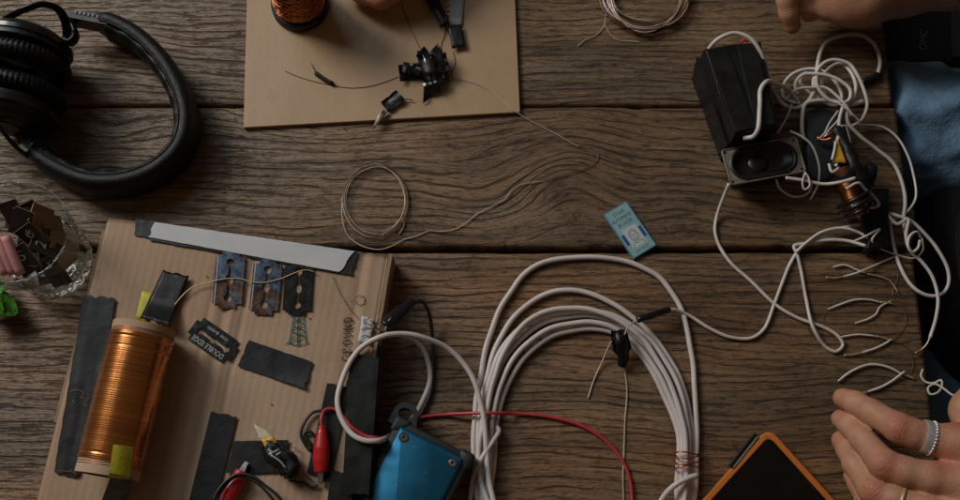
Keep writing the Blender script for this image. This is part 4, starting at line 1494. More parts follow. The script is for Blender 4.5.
def sec_round(a, b, n=20, pw=2.6):
    out = []
    for k in range(n):
        t = 2 * PI * k / n
        c, s = math.cos(t), math.sin(t)
        out.append((a * math.copysign(abs(c) ** (2 / pw), c), b * math.copysign(abs(s) ** (2 / pw), s)))
    return out


hbm = sweep(path, sec_round(0.0088, 0.0205), up=(0, 0, 1), scale=lambda t: 1 - 0.25 * max(0, abs(t - 0.5) * 2 - 0.93) / 0.07)
new_obj('headband', hbm, 'leather', hp, flat_angle=60)
# inner cushion and its seam
side = []
for i, p in enumerate(path):
    t = (path[min(i + 1, len(path) - 1)] - path[max(i - 1, 0)]).normalized()
    side.append(t.cross(Vector((0, 0, 1))).normalized())
inner = [p + s * 0.0062 for p, s in zip(path, side)]
new_obj('headband_pad', sweep(inner[3:-3], sec_round(0.0058, 0.0165, 18, 2.2), up=(0, 0, 1), scale=lambda t: 1 + 0.06 * math.sin(t * 90)), 'leather', hp)
seam = [p + s * 0.0046 + Vector((0, 0, 0.0196)) for p, s in zip(path, side)]
new_obj('seam_piping', sweep(seam[2:-2], circ(0.0009, 6)), 'leather', hp)
# slider plates with ratchet teeth at both band ends
for (ax_, ay_), (bx_, by_), zz_ in (((107, 27), (66, 19), 0.030), ((38, 156), (20, 138), 0.024)):
    a3, b3 = P(ax_, ay_, zz_), P(bx_, by_, zz_)
    fr_ = frame_z(a3, b3 - a3, (0, 0, 1))
    Ls = (b3 - a3).length
    sl_ = new_obj('slider', box(fr_, -0.010, 0.010, -0.0022, 0.0022, -0.004, Ls), 'black_plastic', hp, smooth=False)
    for k in range(6):
        new_obj('ratchet_tooth', box(fr_, -0.004, 0.0106, 0.0024, 0.0056, 0.006 + k * 0.0042, 0.0085 + k * 0.0042), 'black_gloss', sl_, smooth=False)
# cups
axd = (P(12, 104, 0.045) - P(28, 44, 0.045))
axd.z = 0
axd.normalize()
for (cx, cy), sgn in (((24, 52), 1), ((12, 107), -1)):
    cc = P(cx, cy, 0.0445)
    f_ = frame_z(cc, axd * sgn, (0, 0, 1))
    shell = [(1e-7, -0.019), (0.020, -0.019), (0.031, -0.017), (0.0375, -0.012), (0.0405, -0.004), (0.0408, 0.0005), (0.036, 0.003), (1e-7, 0.003)]
    cu = new_obj('ear_cup', lathe(shell, f_, 64), 'black_plastic', hp, flat_angle=50)
    pad = []
    for k in range(22):
        t = 2 * PI * k / 22
        pad.append((0.0305 + 0.0135 * math.cos(t), 0.0125 + 0.0088 * math.sin(t)))
    new_obj('ear_cushion', lathe(pad, f_, 240, mod=lambda i, a: (0.0011 * math.cos(a * 60) * (1 if i in (2, 3, 4, 5, 6, 18, 19, 20, 21) else 0)), close=True), 'leather', hp)
    new_obj('cup_ring', lathe([(0.0395, -0.0085), (0.0418, -0.0085), (0.0420, -0.0045), (0.0395, -0.0045)], f_, 64, close=True), 'black_gloss', cu, flat_angle=40)
    new_obj('badge', lathe([(1e-7, -0.0202), (0.012, -0.0202), (0.0126, -0.0188), (1e-7, -0.0188)], f_, 40), 'grey_plastic', cu, flat_angle=40)
yk = [P(x, y, z) for x, y, z in ((6, 19, .060), (24, 10, .070), (42, 4.5, .070), (56, 8, .062), (64, 18, .048), (67, 32, .036), (66, 44, .026))]
new_obj('yoke', sweep(catmull(yk, 0.003), sec_round(0.0013, 0.0042, 12, 3)), 'black_gloss', hp)
new_obj('yoke', sweep(catmull([P(x, y, z) for x, y, z in ((64, 40, .030), (70, 43, .030), (76, 36, .030), (72, 24, .030))], 0.003), sec_round(0.0024, 0.006, 12, 3)), 'black_plastic', hp)
new_obj('yoke', sweep(catmull([P(x, y, z) for x, y, z in ((-6, 120, .060), (3, 132, .056), (14, 145, .044), (27, 156, .032))], 0.003), sec_round(0.0018, 0.004, 12, 3)), 'black_gloss', hp)
new_obj('yoke_plate', prism(round_poly([P(18, 148, .030), P(26, 143, .030), P(31, 152, .030), P(24, 156, .030)], 0.0015, 3), 0.020, 0.034, 0.0006), 'speaker_frame', hp, smooth=False)
new_obj('hinge_knob', ball(P(44, 152, .028), 0.0065, 8), 'black_plastic', hp)

# ================================================================== GLASS AND ITS CONTENTS
gc = P(57, 263, 0)
HG = 0.092
gl = thing('drinking_glass', 'clear tumbler with fluted base holding scraps of card', 'glass', gc)
fg = Matrix.Translation(gc)
base_prof = [(1e-7, 0.0008), (0.026, 0.0006), (0.0325, 0.003), (0.0345, 0.008), (0.0343, 0.018), (0.0338, 0.0196), (0.0310, 0.0150), (0.022, 0.0118), (1e-7, 0.0112)]
new_obj('glass_base', lathe(base_prof, fg, 200, mod=lambda i, a: (0.0006 * math.cos(a * 20) if i in (2, 3, 4) else 0)), 'glass', gl)
wall_prof = [(0.0338, 0.0198), (0.0343, 0.0200), (0.0354, 0.0245), (0.0400, 0.060), (0.0432, HG - 0.0012), (0.0428, HG), (0.0421, HG - 0.0008), (0.0389, 0.060), (0.0341, 0.0245)]
new_obj('glass_wall', lathe(wall_prof, fg, 120, close=True), 'thin_glass', gl)
rim_ = [fg @ Vector((0.0427 * math.cos(t), 0.0427 * math.sin(t), HG - 0.0003)) for t in np.linspace(0, 2 * PI, 96, endpoint=False)]
new_obj('glass_rim', sweep(rim_, circ(0.0008, 8), True), 'thin_glass', gl)


def card(mat, c, rx, ry, rz, wdt, hgt, th, label, group, mark=None):
    fr_ = Matrix.Translation(c) @ Matrix.Rotation(rz, 4, 'Z') @ Matrix.Rotation(rx, 4, 'X') @ Matrix.Rotation(ry, 4, 'Y')
    t = thing('paper_wrapper', label, 'wrapper', c, group)
    bxm = prism([Vector((x, y, 0)) for x, y in ((-wdt, -hgt), (wdt, -hgt), (wdt, hgt), (-wdt, hgt))], 0, th, 0.0003)
    bxm.v = [fr_ @ v for v in bxm.v]
    new_obj('card', bxm, mat, t, smooth=False)
    e1 = MB()
    for sx_, sy_, ex_, ey_ in ((-1, 1, 1, 1), (1, 1, 1, -1)):
        a1, b1 = Vector((sx_ * wdt, sy_ * hgt, th)), Vector((ex_ * wdt, ey_ * hgt, th))
        e1 = join(e1, sweep([fr_ @ a1, fr_ @ b1], circ(0.00035, 4)))
    for part in (0, 1):
        sub = MB()
        n_ = len(e1.v) // 2
        sub.v = e1.v[part * n_:(part + 1) * n_]
        k_ = len(e1.f) // 2
        sub.f = [tuple(i - part * n_ for i in f) for f in e1.f[part * k_:(part + 1) * k_]]
        new_obj('worn_edge', sub, 'tan_card', t, smooth=False)
    if mark:
        new_obj('number', text(mark, 0.013, fr_ @ Matrix.Translation((0, hgt * 0.3, th)), 0.0002), 'white_print', t, smooth=False)


G1, G2 = 'dark wrappers in the glass', 'tan wrappers in the glass'
LB1, LB2 = 'blackish paper blade wrapper tucked in the glass', 'tan card blade wrapper tucked in the glass'
R = math.radians
CARDS = [
    ('brown_black_card', 29, 214, .070, 60, 15, 20, '9'), ('tan_card', 46, 204, .066, 70, -20, 95, None), ('tan_card', 12, 212, .068, 50, 10, -20, None),
    ('brown_black_card', 8, 200, .074, 42, -15, 25, None), ('brown_black_card', 22, 222, .074, 35, 20, -30, None), ('brown_black_card', 33, 236, .066, 48, -25, 50, '6'),
    ('brown_black_card', 45, 247, .058, 35, 30, 70, '2'), ('brown_black_card', 24, 260, .062, 28, 10, 35, 'S'), ('tan_card', 60, 244, .045, 70, 20, 75, None),
    ('brown_black_card', 50, 262, .036, 60, -20, 120, '4'), ('tan_card', 40, 230, .060, 75, 10, 65, None), ('brown_black_card', 36, 262, .050, 50, 15, 160, '8'),
    ('tan_card', 64, 258, .030, 80, 10, 40, None), ('brown_black_card', 58, 276, .030, 65, 0, 20, None), ('brown_black_card', 46, 270, .024, 30, 30, 10, None), ('tan_card', 52, 222, .050, 70, 0, 110, None),
]
for mt, px_, py_, z_, rx, ry, rz, mk in CARDS:
    dark = mt != 'tan_card'
    c = P(px_, py_, z_)
    dxy = Vector((c.x - gc.x, c.y - gc.y))
    lim = 0.024
    if dxy.length > lim:
        dxy *= lim / dxy.length
    tgt = Vector((gc.x + dxy.x, gc.y + dxy.y, z_))
    lab = (LB1 if dark else LB2) if not mk else 'blackish paper wrapper marked %s tucked in the glass' % mk
    card(mt, tgt, R(rx), R(ry), R(rz), 0.0085 if dark else 0.0078, 0.0125, 0.0016, lab, G1 if dark else G2, mk)
pkr = thing('pink_roll', 'pink ribbed rubber piece standing in the glass', 'rubber piece', P(8, 262, .05))
for dx_ in (-7, 0, 7):
    new_obj('rib', ptube([(-2 + dx_, 236, .080), (6 + dx_, 256, .074), (14 + dx_, 274, .066)], 0.0042, n=10), 'pink', pkr)

lf = thing('green_sprig', 'bright green crinkled leaves on the table beside the glass', 'leaves', P(4, 300))
for k in range(11):
    lx, ly = rnd.uniform(-18, 17), rnd.uniform(287, 310)
    ang = rnd.uniform(0, 6.28)
    m = MB()
    fr_ = flat_frame(lx, ly, 0.010 + rnd.uniform(-.004, .014), math.cos(ang), math.sin(ang)) @ Matrix.Rotation(rnd.uniform(-.5, .5), 4, 'X') @ Matrix.Rotation(rnd.uniform(-.4, .4), 4, 'Y')
    n_ = 9
    for i in range(n_ + 1):
        t = i / n_
        wv = 0.0085 * math.sin(PI * min(1, t * 0.92 + 0.06)) ** 0.8
        for s in (-1, -.5, 0, .5, 1):
            m.v.append(fr_ @ Vector((-.012 + .026 * t, s * wv, 0.003 * abs(s) + 0.0016 * math.sin(t * 22 + s * 7))))
    for i in range(n_):
        for j in range(4):
            a = i * 5 + j
            m.f.append((a, a + 5, a + 6, a + 1))
    new_obj('leaf', m, 'leaf', lf)
new_obj('stem', ptube([(-25, 300, .006), (-8, 302, .008), (4, 298, .012), (14, 296, .010)], 0.0012, n=6), 'leaf', lf)

# ================================================================== BLACK TAPED BOX, SPEAKER, HOMEMADE RADIO PARTS
hb = 0.062
t0, t1, t2, t3 = P(704, 48, hb), P(761, 41, hb), P(779, 126, hb), P(735, 134, hb)
tb = thing('taped_box', 'black box wrapped in black tape with white cord coming out', 'box', (t0 + t2) / 2 - Vector((0, 0, hb)))
nn = 14
m = MB()
quad = [t0, t3, t2, t1]
rows = [(0.0, 0.0004), (0.0, hb * 0.33), (0.0, hb * 0.66), (0.0, hb - 0.0015), (0.0012, hb - 0.0002), (0.006, hb)]
outl = []
for i in range(4):
    a, b = quad[i], quad[(i + 1) % 4]
    for k in range(nn):
        outl.append(a.lerp(b, k / nn))
cen = sum(quad, Vector()) / 4
for d, z in rows:
    for i, p in enumerate(outl):
        v = Vector((p.x, p.y, z))
        dirc = Vector((cen.x - p.x, cen.y - p.y, 0)).normalized()
        v += dirc * (d + 0.0013 * mnoise.noise(v * 55))
        v.z += 0.0012 * mnoise.noise(v * 45) if z > 0.01 else 0
        m.v.append(v)
nO = len(outl)
for l in range(len(rows) - 1):
    for i in range(nO):
        j = (i + 1) % nO
        m.f.append((l * nO + i, l * nO + j, (l + 1) * nO + j, (l + 1) * nO + i))
ci_ = len(m.v)
m.v.append(Vector((cen.x, cen.y, hb - 0.001)))
for i in range(nO):
    m.f.append(((len(rows) - 1) * nO + i, (len(rows) - 1) * nO + (i + 1) % nO, ci_))
new_obj('box_body', m, 'tape', tb, flat_angle=35)
# overlapping tape bands with raised edges
def band_line(u0, u1, v0, v1):
    f = lambda u, v: t0.lerp(t1, u).lerp(t3.lerp(t2, u), v)
    return [f(u0, v0), f((u0 + u1) / 2, (v0 + v1) / 2), f(u1, v1)]


for (u0, u1, v0, v1, wdt) in ((0.20, 0.24, 0.02, 0.98, 0.019), (0.74, 0.70, 0.03, 0.97, 0.018)):
    bl_ = band_line(u0, u1, v0, v1)
    pth = catmull([p + Vector((0, 0, 0.0010)) for p in bl_], 0.004)
    pth = [p + Vector((0, 0, 0.0008 * mnoise.noise(p * 60))) for p in pth]
    new_obj('tape_band', sweep(pth, [(-wdt / 2, -0.0012), (wdt / 2, -0.0012), (wdt / 2, 0.0004), (wdt / 2 - 0.001, 0.0006), (-wdt / 2 + 0.001, 0.0006), (-wdt / 2, 0.0004)], up=(0, 0, 1)), 'tape', tb, smooth=False)
for z in (0.030,):
    a, b = t0.copy(), t3.copy()
    out = (Vector((a.x - t1.x, a.y - t1.y, 0))).normalized() * 0.0010
    pth = [Vector((a.lerp(b, k / 12).x, a.lerp(b, k / 12).y, z + 0.003 * math.sin(k * 0.4))) + out for k in range(13)]
    new_obj('tape_band', sweep(pth, [(-0.0008, -0.011), (0.0012, -0.011), (0.0014, 0), (0.0012, 0.011), (-0.0008, 0.011)], up=(0, 0, 1)), 'tape', tb, smooth=False)
for e_ in ([(706, 50), (714, 74), (722, 100), (735, 132)], [(727, 47), (731, 62), (737, 74)]):
    new_obj('tape_edge', ptube(e_, 0.0007, hb + 0.0006, n=5, flat=0.0004), 'black_gloss', tb)
new_obj('red_wire_stub', ptube([(741, 43, hb + .002), (744, 40, hb + .003), (748, 42, hb + .002)], 0.0012, n=6), 'red_wire', tb)

# speaker
zs = 0.034
s0, s1, s2, s3 = P(723, 150, zs), P(795, 136, zs), P(808, 172, zs), P(728, 186, zs)
fs = frame_z((s0 + s1 + s2 + s3) / 4, (s1 - s0).cross(s2 - s0) * -1, (s1 - s0) + (s2 - s3))
if fs.to_3x3().col[2].z < 0:
    fs = fs @ Matrix.Rotation(PI, 4, 'X')
hw, hh = (s1 - s0).length / 2 * 1.04, (s3 - s0).length / 2
spk = thing('loudspeaker', 'small oval loudspeaker in rectangular metal frame propped by black box', 'loudspeaker', fs.translation - Vector((0, 0, zs)))


def stadium(a, b, n=14):
    out = []
    for k in range(n):
        t = -PI / 2 + PI * k / (n - 1)
        out.append((a - b + b * math.cos(t), b * math.sin(t)))
    for k in range(n):
        t = PI / 2 + PI * k / (n - 1)
        out.append((-(a - b) + b * math.cos(t), b * math.sin(t)))
    return out


def rrect(a, b, r, n=5):
    out = []
    for cx, cy, t0_ in ((a - r, b - r, 0), (-a + r, b - r, PI / 2), (-a + r, -b + r, PI), (a - r, -b + r, 1.5 * PI)):
        for k in range(n):
            t = t0_ + PI / 2 * k / (n - 1)
            out.append((cx + r * math.cos(t), cy + r * math.sin(t)))
    return out


holes = [stadium(hw - 0.0045, hh - 0.0020)]
for sx_ in (-1, 1):
    for sy_ in (-1, 1):
        holes.append([(sx_ * (hw - 0.0032) + 0.0013 * math.cos(t), sy_ * (hh - 0.0032) + 0.0013 * math.sin(t)) for t in np.linspace(0, 2 * PI, 10, endpoint=False)])
new_obj('metal_frame', holed(rrect(hw, hh, 0.002), holes, 0.0012, fs @ Matrix.Translation((0, 0, -0.0012))), 'speaker_frame', spk, smooth=False)


new_obj('frame_lip', sweep([fs @ Vector((x, y, 0.0004)) for x, y in rrect(hw - .0005, hh - .0005, 0.002)], circ(0.0007, 6), True), 'speaker_frame', spk)


def loft(specs, frame, mat, name, parent, cap=True):
    m = MB()
    n = None
    for a, b, z in specs:
        ring = stadium(a, b)
        n = len(ring)
        m.v += [frame @ Vector((x, y, z)) for x, y in ring]
    for l in range(len(specs) - 1):
        for i in range(n):
            j = (i + 1) % n
            m.f.append((l * n + i, l * n + j, (l + 1) * n + j, (l + 1) * n + i))
    if cap:
        m.f.append(tuple((len(specs) - 1) * n + i for i in range(n)))
    return new_obj(name, m, mat, parent)


a_, b_ = hw - 0.0045, hh - 0.0020
loft([(a_ + .0008, b_ + .0008, 0.0002), (a_ - .0005, b_ - .0005, 0.0016), (a_ - .0025, b_ - .0022, 0.0012), (a_ - .0035, b_ - .003, -0.0006)], fs, 'cone', 'surround', spk, cap=False)
loft([(a_ - .0034, b_ - .0028, -0.0005), (a_ - .008, b_ - .006, -0.0040), (a_ - .0125, b_ - .0072, -0.0052)], fs, 'cone', 'cone', spk)
dc = [(0.0092 * math.sin(t) + 1e-7, -0.0052 + 0.0028 * math.cos(t)) for t in np.linspace(PI / 2, 0, 8)]
new_obj('dust_cap', lathe(dc, fs @ Matrix.Translation((-0.004, 0, 0)), 32), 'dust_cap', spk)
bk = prism(round_poly([Vector((x, y, 0)) for x, y in ((-hw * .82, -hh * .82), (hw * .82, -hh * .82), (hw * .82, hh * .82), (-hw * .82, hh * .82))], 0.006, 5), -0.026, -0.0058, 0.002)
bk.v = [fs @ v for v in bk.v]
new_obj('basket', bk, 'black_plastic', spk, flat_angle=40)

# dark grey plastic disc behind the radio parts
gp = prism(round_poly([P(803, 112, .012), P(826, 106, .012), P(841, 122, .012), P(842, 168, .012), P(830, 184, .012), P(806, 180, .012)], 0.012, 6), 0.0005, 0.016, 0.003)
gpo = tag(new_obj('plastic_housing', gp, 'grey_plastic', flat_angle=40), 'dark grey rounded plastic housing under the white cord tangle', 'plastic housing')

# homemade coil assembly
ra = thing('radio_coil_assembly', 'homemade radio part of copper winding, black rings and taped leads', 'radio part', P(855, 190))
zr = 0.026


def fr_px(x0, y0, z0_, x1, y1, z1_):
    a, b = P(x0, y0, z0_), P(x1, y1, z1_)
    return frame_z(a, b - a), (b - a).length


f1, l1 = fr_px(841, 168, .030, 860, 216, .022)
new_obj('winding_core', lathe([(1e-7, 0), (0.0085, 0), (0.0085, l1), (1e-7, l1)], f1, 28), 'copper', ra, flat_angle=40)
for k in range(15):
    h = l1 * 0.30 + k * l1 * 0.023
    ring = [f1 @ Vector((0.0094 * math.cos(t), 0.0094 * math.sin(t), h)) for t in np.linspace(0, 2 * PI, 22, endpoint=False)]
    new_obj('copper_turn', sweep(ring, circ(0.00055, 5), True), 'copper', ra)
for h, r_ in ((0.66, 0.0160), (0.78, 0.0172), (0.90, 0.0145)):
    ring = [f1 @ Vector((r_ * math.cos(t), r_ * 0.9 * math.sin(t), l1 * h + 0.002 * math.sin(t))) for t in np.linspace(0, 2 * PI, 30, endpoint=False)]
    new_obj('black_ring', sweep(ring, circ(0.0019, 8), True), 'black_gloss', ra)
new_obj('end_flange', lathe([(1e-7, -0.001), (0.0125, -0.001), (0.013, 0.001), (0.0125, 0.004), (1e-7, 0.004)], f1 @ Matrix.Translation((0, 0, l1 * 0.16)), 28), 'black_plastic', ra, flat_angle=40)
new_obj('tape_body', crumple([(836, 128, .028), (845, 145, .032), (853, 163, .036), (862, 182, .034), (870, 197, .028)], 0.0055, 61.0, 0.2, 0.8), 'tape', ra)
new_obj('tape_body', crumple([(833, 160, .026), (842, 166, .030), (852, 172, .026)], 0.0085, 66.0, 0.3, 0.7), 'black_gloss', ra)
new_obj('tape_body', crumple([(872, 166, .022), (866, 176, .024), (860, 186, .022)], 0.0075, 71.0, 0.3, 0.7), 'tape', ra)
new_obj('yellow_label', patch([(834, 141), (838, 140), (847, 163), (833, 162)], 0.040, nu=5, nv=6, wrinkle=0.001, seed=51), 'orange_yellow', ra)
new_obj('white_label', ptube([(836, 142, .0415), (834, 152, .042), (832, 160, .0415)], 0.0012, n=6), 'white_cord', ra)
new_obj('white_label', ptube([(829, 164, .040), (832, 172, .041), (839, 168, .041)], 0.0014, n=6), 'white_cord', ra)
for pts in ([(816, 137, .022), (824, 140, .026), (832, 138, .030)], [(818, 141, .022), (826, 136, .028), (836, 130, .030)]):
    new_obj('copper_lead', tube([P(*p) for p in pts], 0.0011, n=6), 'copper', ra)
new_obj('rod', ptube([(860, 214, .022), (864, 224, .018), (866, 236, .014), (866, 247, .008)], 0.0030, n=10), 'black_gloss', ra)
new_obj('copper_tip', ptube([(853, 205, .036), (858, 212, .034), (859, 217, .030)], 0.0022, n=8), 'copper', ra)
bkm = prism(round_poly([P(868, 188, .016), P(890, 188, .016), P(889, 246, .016), P(866, 250, .016), P(872, 222, .016)], 0.003, 3), 0.0012, 0.017, 0.002)
bkm.v = [v + Vector((mnoise.noise(v * 90), mnoise.noise(v * 90 + Vector((5, 5, 5))), 0.0)) * 0.0012 for v in bkm.v]
new_obj('taped_block', bkm, 'tape', ra, flat_angle=35)
for pts in ([(846, 189, .040), (858, 183, .042), (866, 190, .036), (875, 198, .030), (879, 205, .024), (872, 208, .024), (862, 204, .030), (852, 206, .036)],):
    new_obj('white_lead', tube([P(*p) for p in pts], 0.0013, n=7), 'white_cord', ra)

# ================================================================== WHITE CORD TANGLE
tg = thing('white_cord_tangle', 'tangled heap of white cord beside the taped box', 'cord', P(825, 95))
RC = 0.0021
CORDS = [
    # out of the box top, under the loops and out again in a wide hook
    ([(709, 50, .056), (716, 42, .063), (724, 36.5, .066), (735, 33, .066), (748, 37, .066), (758, 48, .064), (765, 62, .058), (770, 80, .040), (775, 92, .024), (783, 103, .018), (795, 108, .018), (806, 104, .022), (813, 94, .026),
      (816, 82, .026), (817, 66, .018), (820, 52, .010), (829, 41, .004), (845, 35.5, .0028), (863, 36, .0028), (874, 46, .0028), (880, 62, .0028), (877, 77, .0028)], 0.0024),
    ([(743, 138, .056), (752, 137, .060), (757.5, 130, .066), (759, 108, .067), (760, 90, .067), (766, 82, .067), (777, 84, .052), (788, 90, .034), (797, 101, .020)], 0.0026),
    ([(800, 104, .008), (784, 98, .008), (783, 86, .010), (791, 75, .012), (806, 69, .014), (822, 71, .016), (835, 82, .018), (842, 97, .016), (836, 106, .014), (822, 101, .014), (808, 92, .018), (800, 80, .020), (806, 72, .022)], RC),
    ([(818, 100, .022), (813, 84, .024), (818, 69, .026), (832, 60, .026), (848, 63, .026), (858, 75, .026), (864, 92, .024), (867, 108, .020), (861, 121, .014), (850, 127, .010)], RC),
    ([(826, 98, .014), (822, 84, .016), (827, 71, .018), (840, 63, .020), (851, 72, .022), (856, 86, .024), (852, 100, .024), (843, 108, .024)], RC),
    ([(797, 94, .026), (795, 84, .026), (803, 74, .026), (820, 74, .028), (838, 80, .028), (850, 90, .028), (848, 101, .028), (836, 103, .028), (824, 96, .030), (817, 86, .032), (816, 76, .032)], RC),
    ([(786, 101, .024), (797, 90, .028), (812, 88, .030), (826, 88, .032), (837, 96, .032), (846, 105, .032), (853, 116, .028)], 0.0017),
    ([(862, 101, .020), (850, 105, .022), (834, 101, .024), (815, 101, .026), (806, 104, .026), (803, 116, .024), (802, 132, .022), (804, 140, .020)], 0.0024),
    ([(792, 104, .026), (787, 117, .024), (781, 128, .022), (777, 134, .026)], 0.0011),
    ([(843, 105, .030), (840, 118, .028), (839, 132, .030), (837, 141, .034)], RC),
    ([(847, 108, .028), (848, 122, .024), (860, 136, .018), (876, 148, .012), (892, 162, .008), (902, 182, .006), (905, 202, .006), (904, 222, .008), (907, 240, .010)], 0.0022),
    ([(838, 111, .026), (830, 122, .026), (824, 134, .026), (818, 139, .024)], 0.0010),
    ([(843, 112, .026), (836, 122, .028), (829, 130, .028), (824, 138, .026)], 0.0010),
    ([(851, 112, .022), (846, 124, .022), (850, 140, .020), (853, 160, .018)], 0.0011),
    ([(840, 126, .014), (852, 126, .010), (866, 125, .006), (884, 128, .005), (899, 139, .005), (909, 158, .005), (915, 182, .005), (915, 202, .005), (905, 214, .006), (890, 221, .006)], 0.0014),
    ([(836, 102, .031), (850, 112, .031), (860, 122, .026)], 0.0010),
    # round the speaker
    ([(790, 131, .034), (800, 136, .036), (812, 147, .034), (820, 166, .026), (818, 184, .016), (810, 199, .008)], 0.0013),
    ([(776, 180, .030), (780, 190, .018), (794, 197, .008), (808, 194, .008), (812, 184, .016), (806, 176, .026)], 0.0014),
    ([(786, 178, .033), (803, 180, .034), (822, 184, .034), (840, 182, .040), (855, 178, .044)], 0.0019),
    ([(806, 172, .037), (803, 182, .037), (805, 189, .035), (810, 186, .036), (809, 177, .037), (806, 173, .038)], 0.0011),
]
for pts, r_ in CORDS:
    new_obj('cord_strand', tube([P(*p) for p in pts], r_ * 0.80, n=9, jitter=0.0012, seed=r_ * 9000), 'white_cord', tg)
new_obj('black_sleeve', ptube([(878, 75, .003), (871, 79, .0035), (861, 83, .0035)], 0.0034, 0.0035, n=10), 'black_plastic', tg)

# long white cords over the lower planks and the table edge
tag(new_obj('speaker_cable', ptube([(729, 184, .030), (724, 196, .018), (717, 216, .004), (715, 230), (719, 245), (731, 263), (751, 281), (776, 305), (798, 318), (823, 327), (838, 336), (843, 345), (836, 351.5), (826, 347), (813, 327, .0062),
                                 (806, 298), (801, 270), (797, 254, .003), (794, 246, .003), (806, 243.5, .004), (828, 240, .006), (848, 241, .008), (866, 246, .012)], 0.0016, 0.0017, n=8), 'white_cord'),
    'white cord from the speaker looping down the plank and back', 'cord')
tag(new_obj('speaker_cable', ptube([(796, 252, .006), (806, 243, .008), (822, 232, .010), (842, 228, .012), (858, 232, .014), (868, 238, .016)], 0.0014, n=8), 'white_cord'),
    'short white cord arching beside the black rod', 'cord')
tag(new_obj('speaker_cable', ptube([(852, 242, .008), (866, 236, .018), (880, 229, .018), (872, 240, .018), (880, 248, .010), (897, 255, .004), (915, 258, .006), (923, 250, .007), (922, 238, .008)], 0.0009, n=7), 'pale_wire'),
    'thin tan wire crossing the taped block to the table edge', 'wire')
tag(new_obj('speaker_cable', ptube([(890, 223, .0030), (888, 214, .007), (898, 216, .011), (912, 222, .012), (926, 235, .010), (938, 250, .008), (948, 270, .006), (948, 286, .005), (940, 295, .004), (926, 295, .004), (912, 286, .004), (900, 266, .003), (893, 242, .0022), (890, 222, .0022)], 0.0017, n=9), 'white_cord'),
    'closed loop of white cord hanging over the table edge', 'cord')
tag(new_obj('speaker_cable', ptube([(886, 213, .012), (897, 224, .015), (908, 219, .016), (906, 236, .016), (910, 250, .014), (922, 262, .012), (932, 276, .011), (938, 298, .012), (936, 318, .010), (930, 338, .007)], 0.0016, n=9), 'white_cord'),
    'white cord with stripped copper end reaching past the table edge', 'cord')
tag(new_obj('copper_strands', join(ptube([(931, 335, .0075), (927, 344, .006), (921, 350, .004), (915, 353, .003)], 0.0011, n=6)), 'bare_wire'), 'bare copper end of the cord near the table edge', 'wire')
tag(new_obj('speaker_cable', ptube([(921, 238, .014), (917, 232, .018), (910, 236, .020), (908, 246, .020), (912, 252, .018), (918, 248, .018), (920, 240, .020)], 0.0013, n=8), 'white_cord'),
    'small knot of thin white cord at the table edge', 'cord')

# stripped offcuts of white wire
OFF = [
    ([(833, 267), (845, 265), (857, 270), (868, 274)], [(868, 274), (878, 276), (890, 281), (898, 292)], 0.0013, 'white wire offcut lying nearest the plank gap, copper tail curling right'),
    ([(843, 276.5), (855, 273.5, .004), (864, 270, .0045), (880, 263), (896, 256)], [(843, 276.5), (834, 278), (826, 277)], 0.0012, 'white wire offcut crossing another just below the plank gap'),
    ([(828, 309), (840, 304.5), (854, 300), (868, 299.5), (880, 302)], [(880, 302), (888, 302.5), (893, 304)], 0.0013, 'arched white wire offcut with yellowish tip above a kinked one'),
    ([(855, 323), (868, 319), (876, 314), (880, 307), (891, 301)], None, 0.0011, 'kinked short white wire offcut without copper showing'),
    ([(840, 337), (858, 334.5), (876, 336)], [(876, 336), (885, 338), (891, 341)], 0.0013, 'white wire offcut touching the tight cord loop, yellowish tip'),
    ([(862, 352.5), (876, 348), (886, 343), (892, 339)], [(862, 352.5), (852, 354.5), (844, 355)], 0.0013, 'white wire offcut with long yellowish stripped end below the cord loop'),
    ([(838, 381), (852, 371), (870, 364.5), (888, 367), (902, 374)], [(902, 374), (908, 376), (914, 378.5)], 0.0016, 'thick arched white wire offcut just above the index fingertip'),
    ([(868, 391.5), (880, 387.5), (892, 381), (905, 371, .0045)], [(868, 391.5), (862, 393), (857, 392)], 0.0015, 'white wire offcut disappearing behind the index finger'),
]
for body, tail, r_, lb in OFF:
    t_ = thing('wire_offcut', lb, 'wire', P(body[0][0], body[0][1]), 'stripped wire offcuts')
    new_obj('insulation', ptube(body, r_ * 0.74, r_ + 0.0002, n=8, scale=lambda t: 0.62 + 0.38 * min(1, t * 7, (1 - t) * 7)), 'white_cord', t_)
    if tail:
        new_obj('bare_end', ptube(tail, r_ * 0.55, r_ + 0.0002, n=6), 'gold_wire', t_)
tag(new_obj('thin_wire', ptube([(896, 262), (898, 276), (893, 296), (903, 306), (906, 320), (900, 333), (892, 341)], 0.00027, 0.0006, n=5), 'copper_thin'), 'hair-thin copper wire wandering between the wire offcuts', 'wire')
tag(new_obj('thin_wire', ptube([(828, 309), (823, 316), (824, 322)], 0.00027, 0.0006, n=5), 'copper_thin'), 'tiny hair-thin wire hook below the arched offcut', 'wire')
tag(new_obj('thin_wire', ptube([(892, 341), (903, 345), (911, 352), (913, 366), (910, 374)], 0.00027, 0.0006, n=5), 'copper_thin'), 'hair-thin copper wire bending down to the thick offcut', 'wire')
tag(new_obj('curled_wire', ptube([(923, 369, .004), (921, 376, .004), (926, 382, .005), (934, 383, .008), (941, 380, .011), (942, 386, .013), (937, 393, .014), (930, 394, .013), (928, 388, .012), (935, 384, .012), (943, 388, .018), (951, 394, .026), (959, 397, .036), (968, 398, .044)], 0.0010, n=7), 'pale_wire'),
    'curled pale wire with knot held by the ringed hand', 'wire')

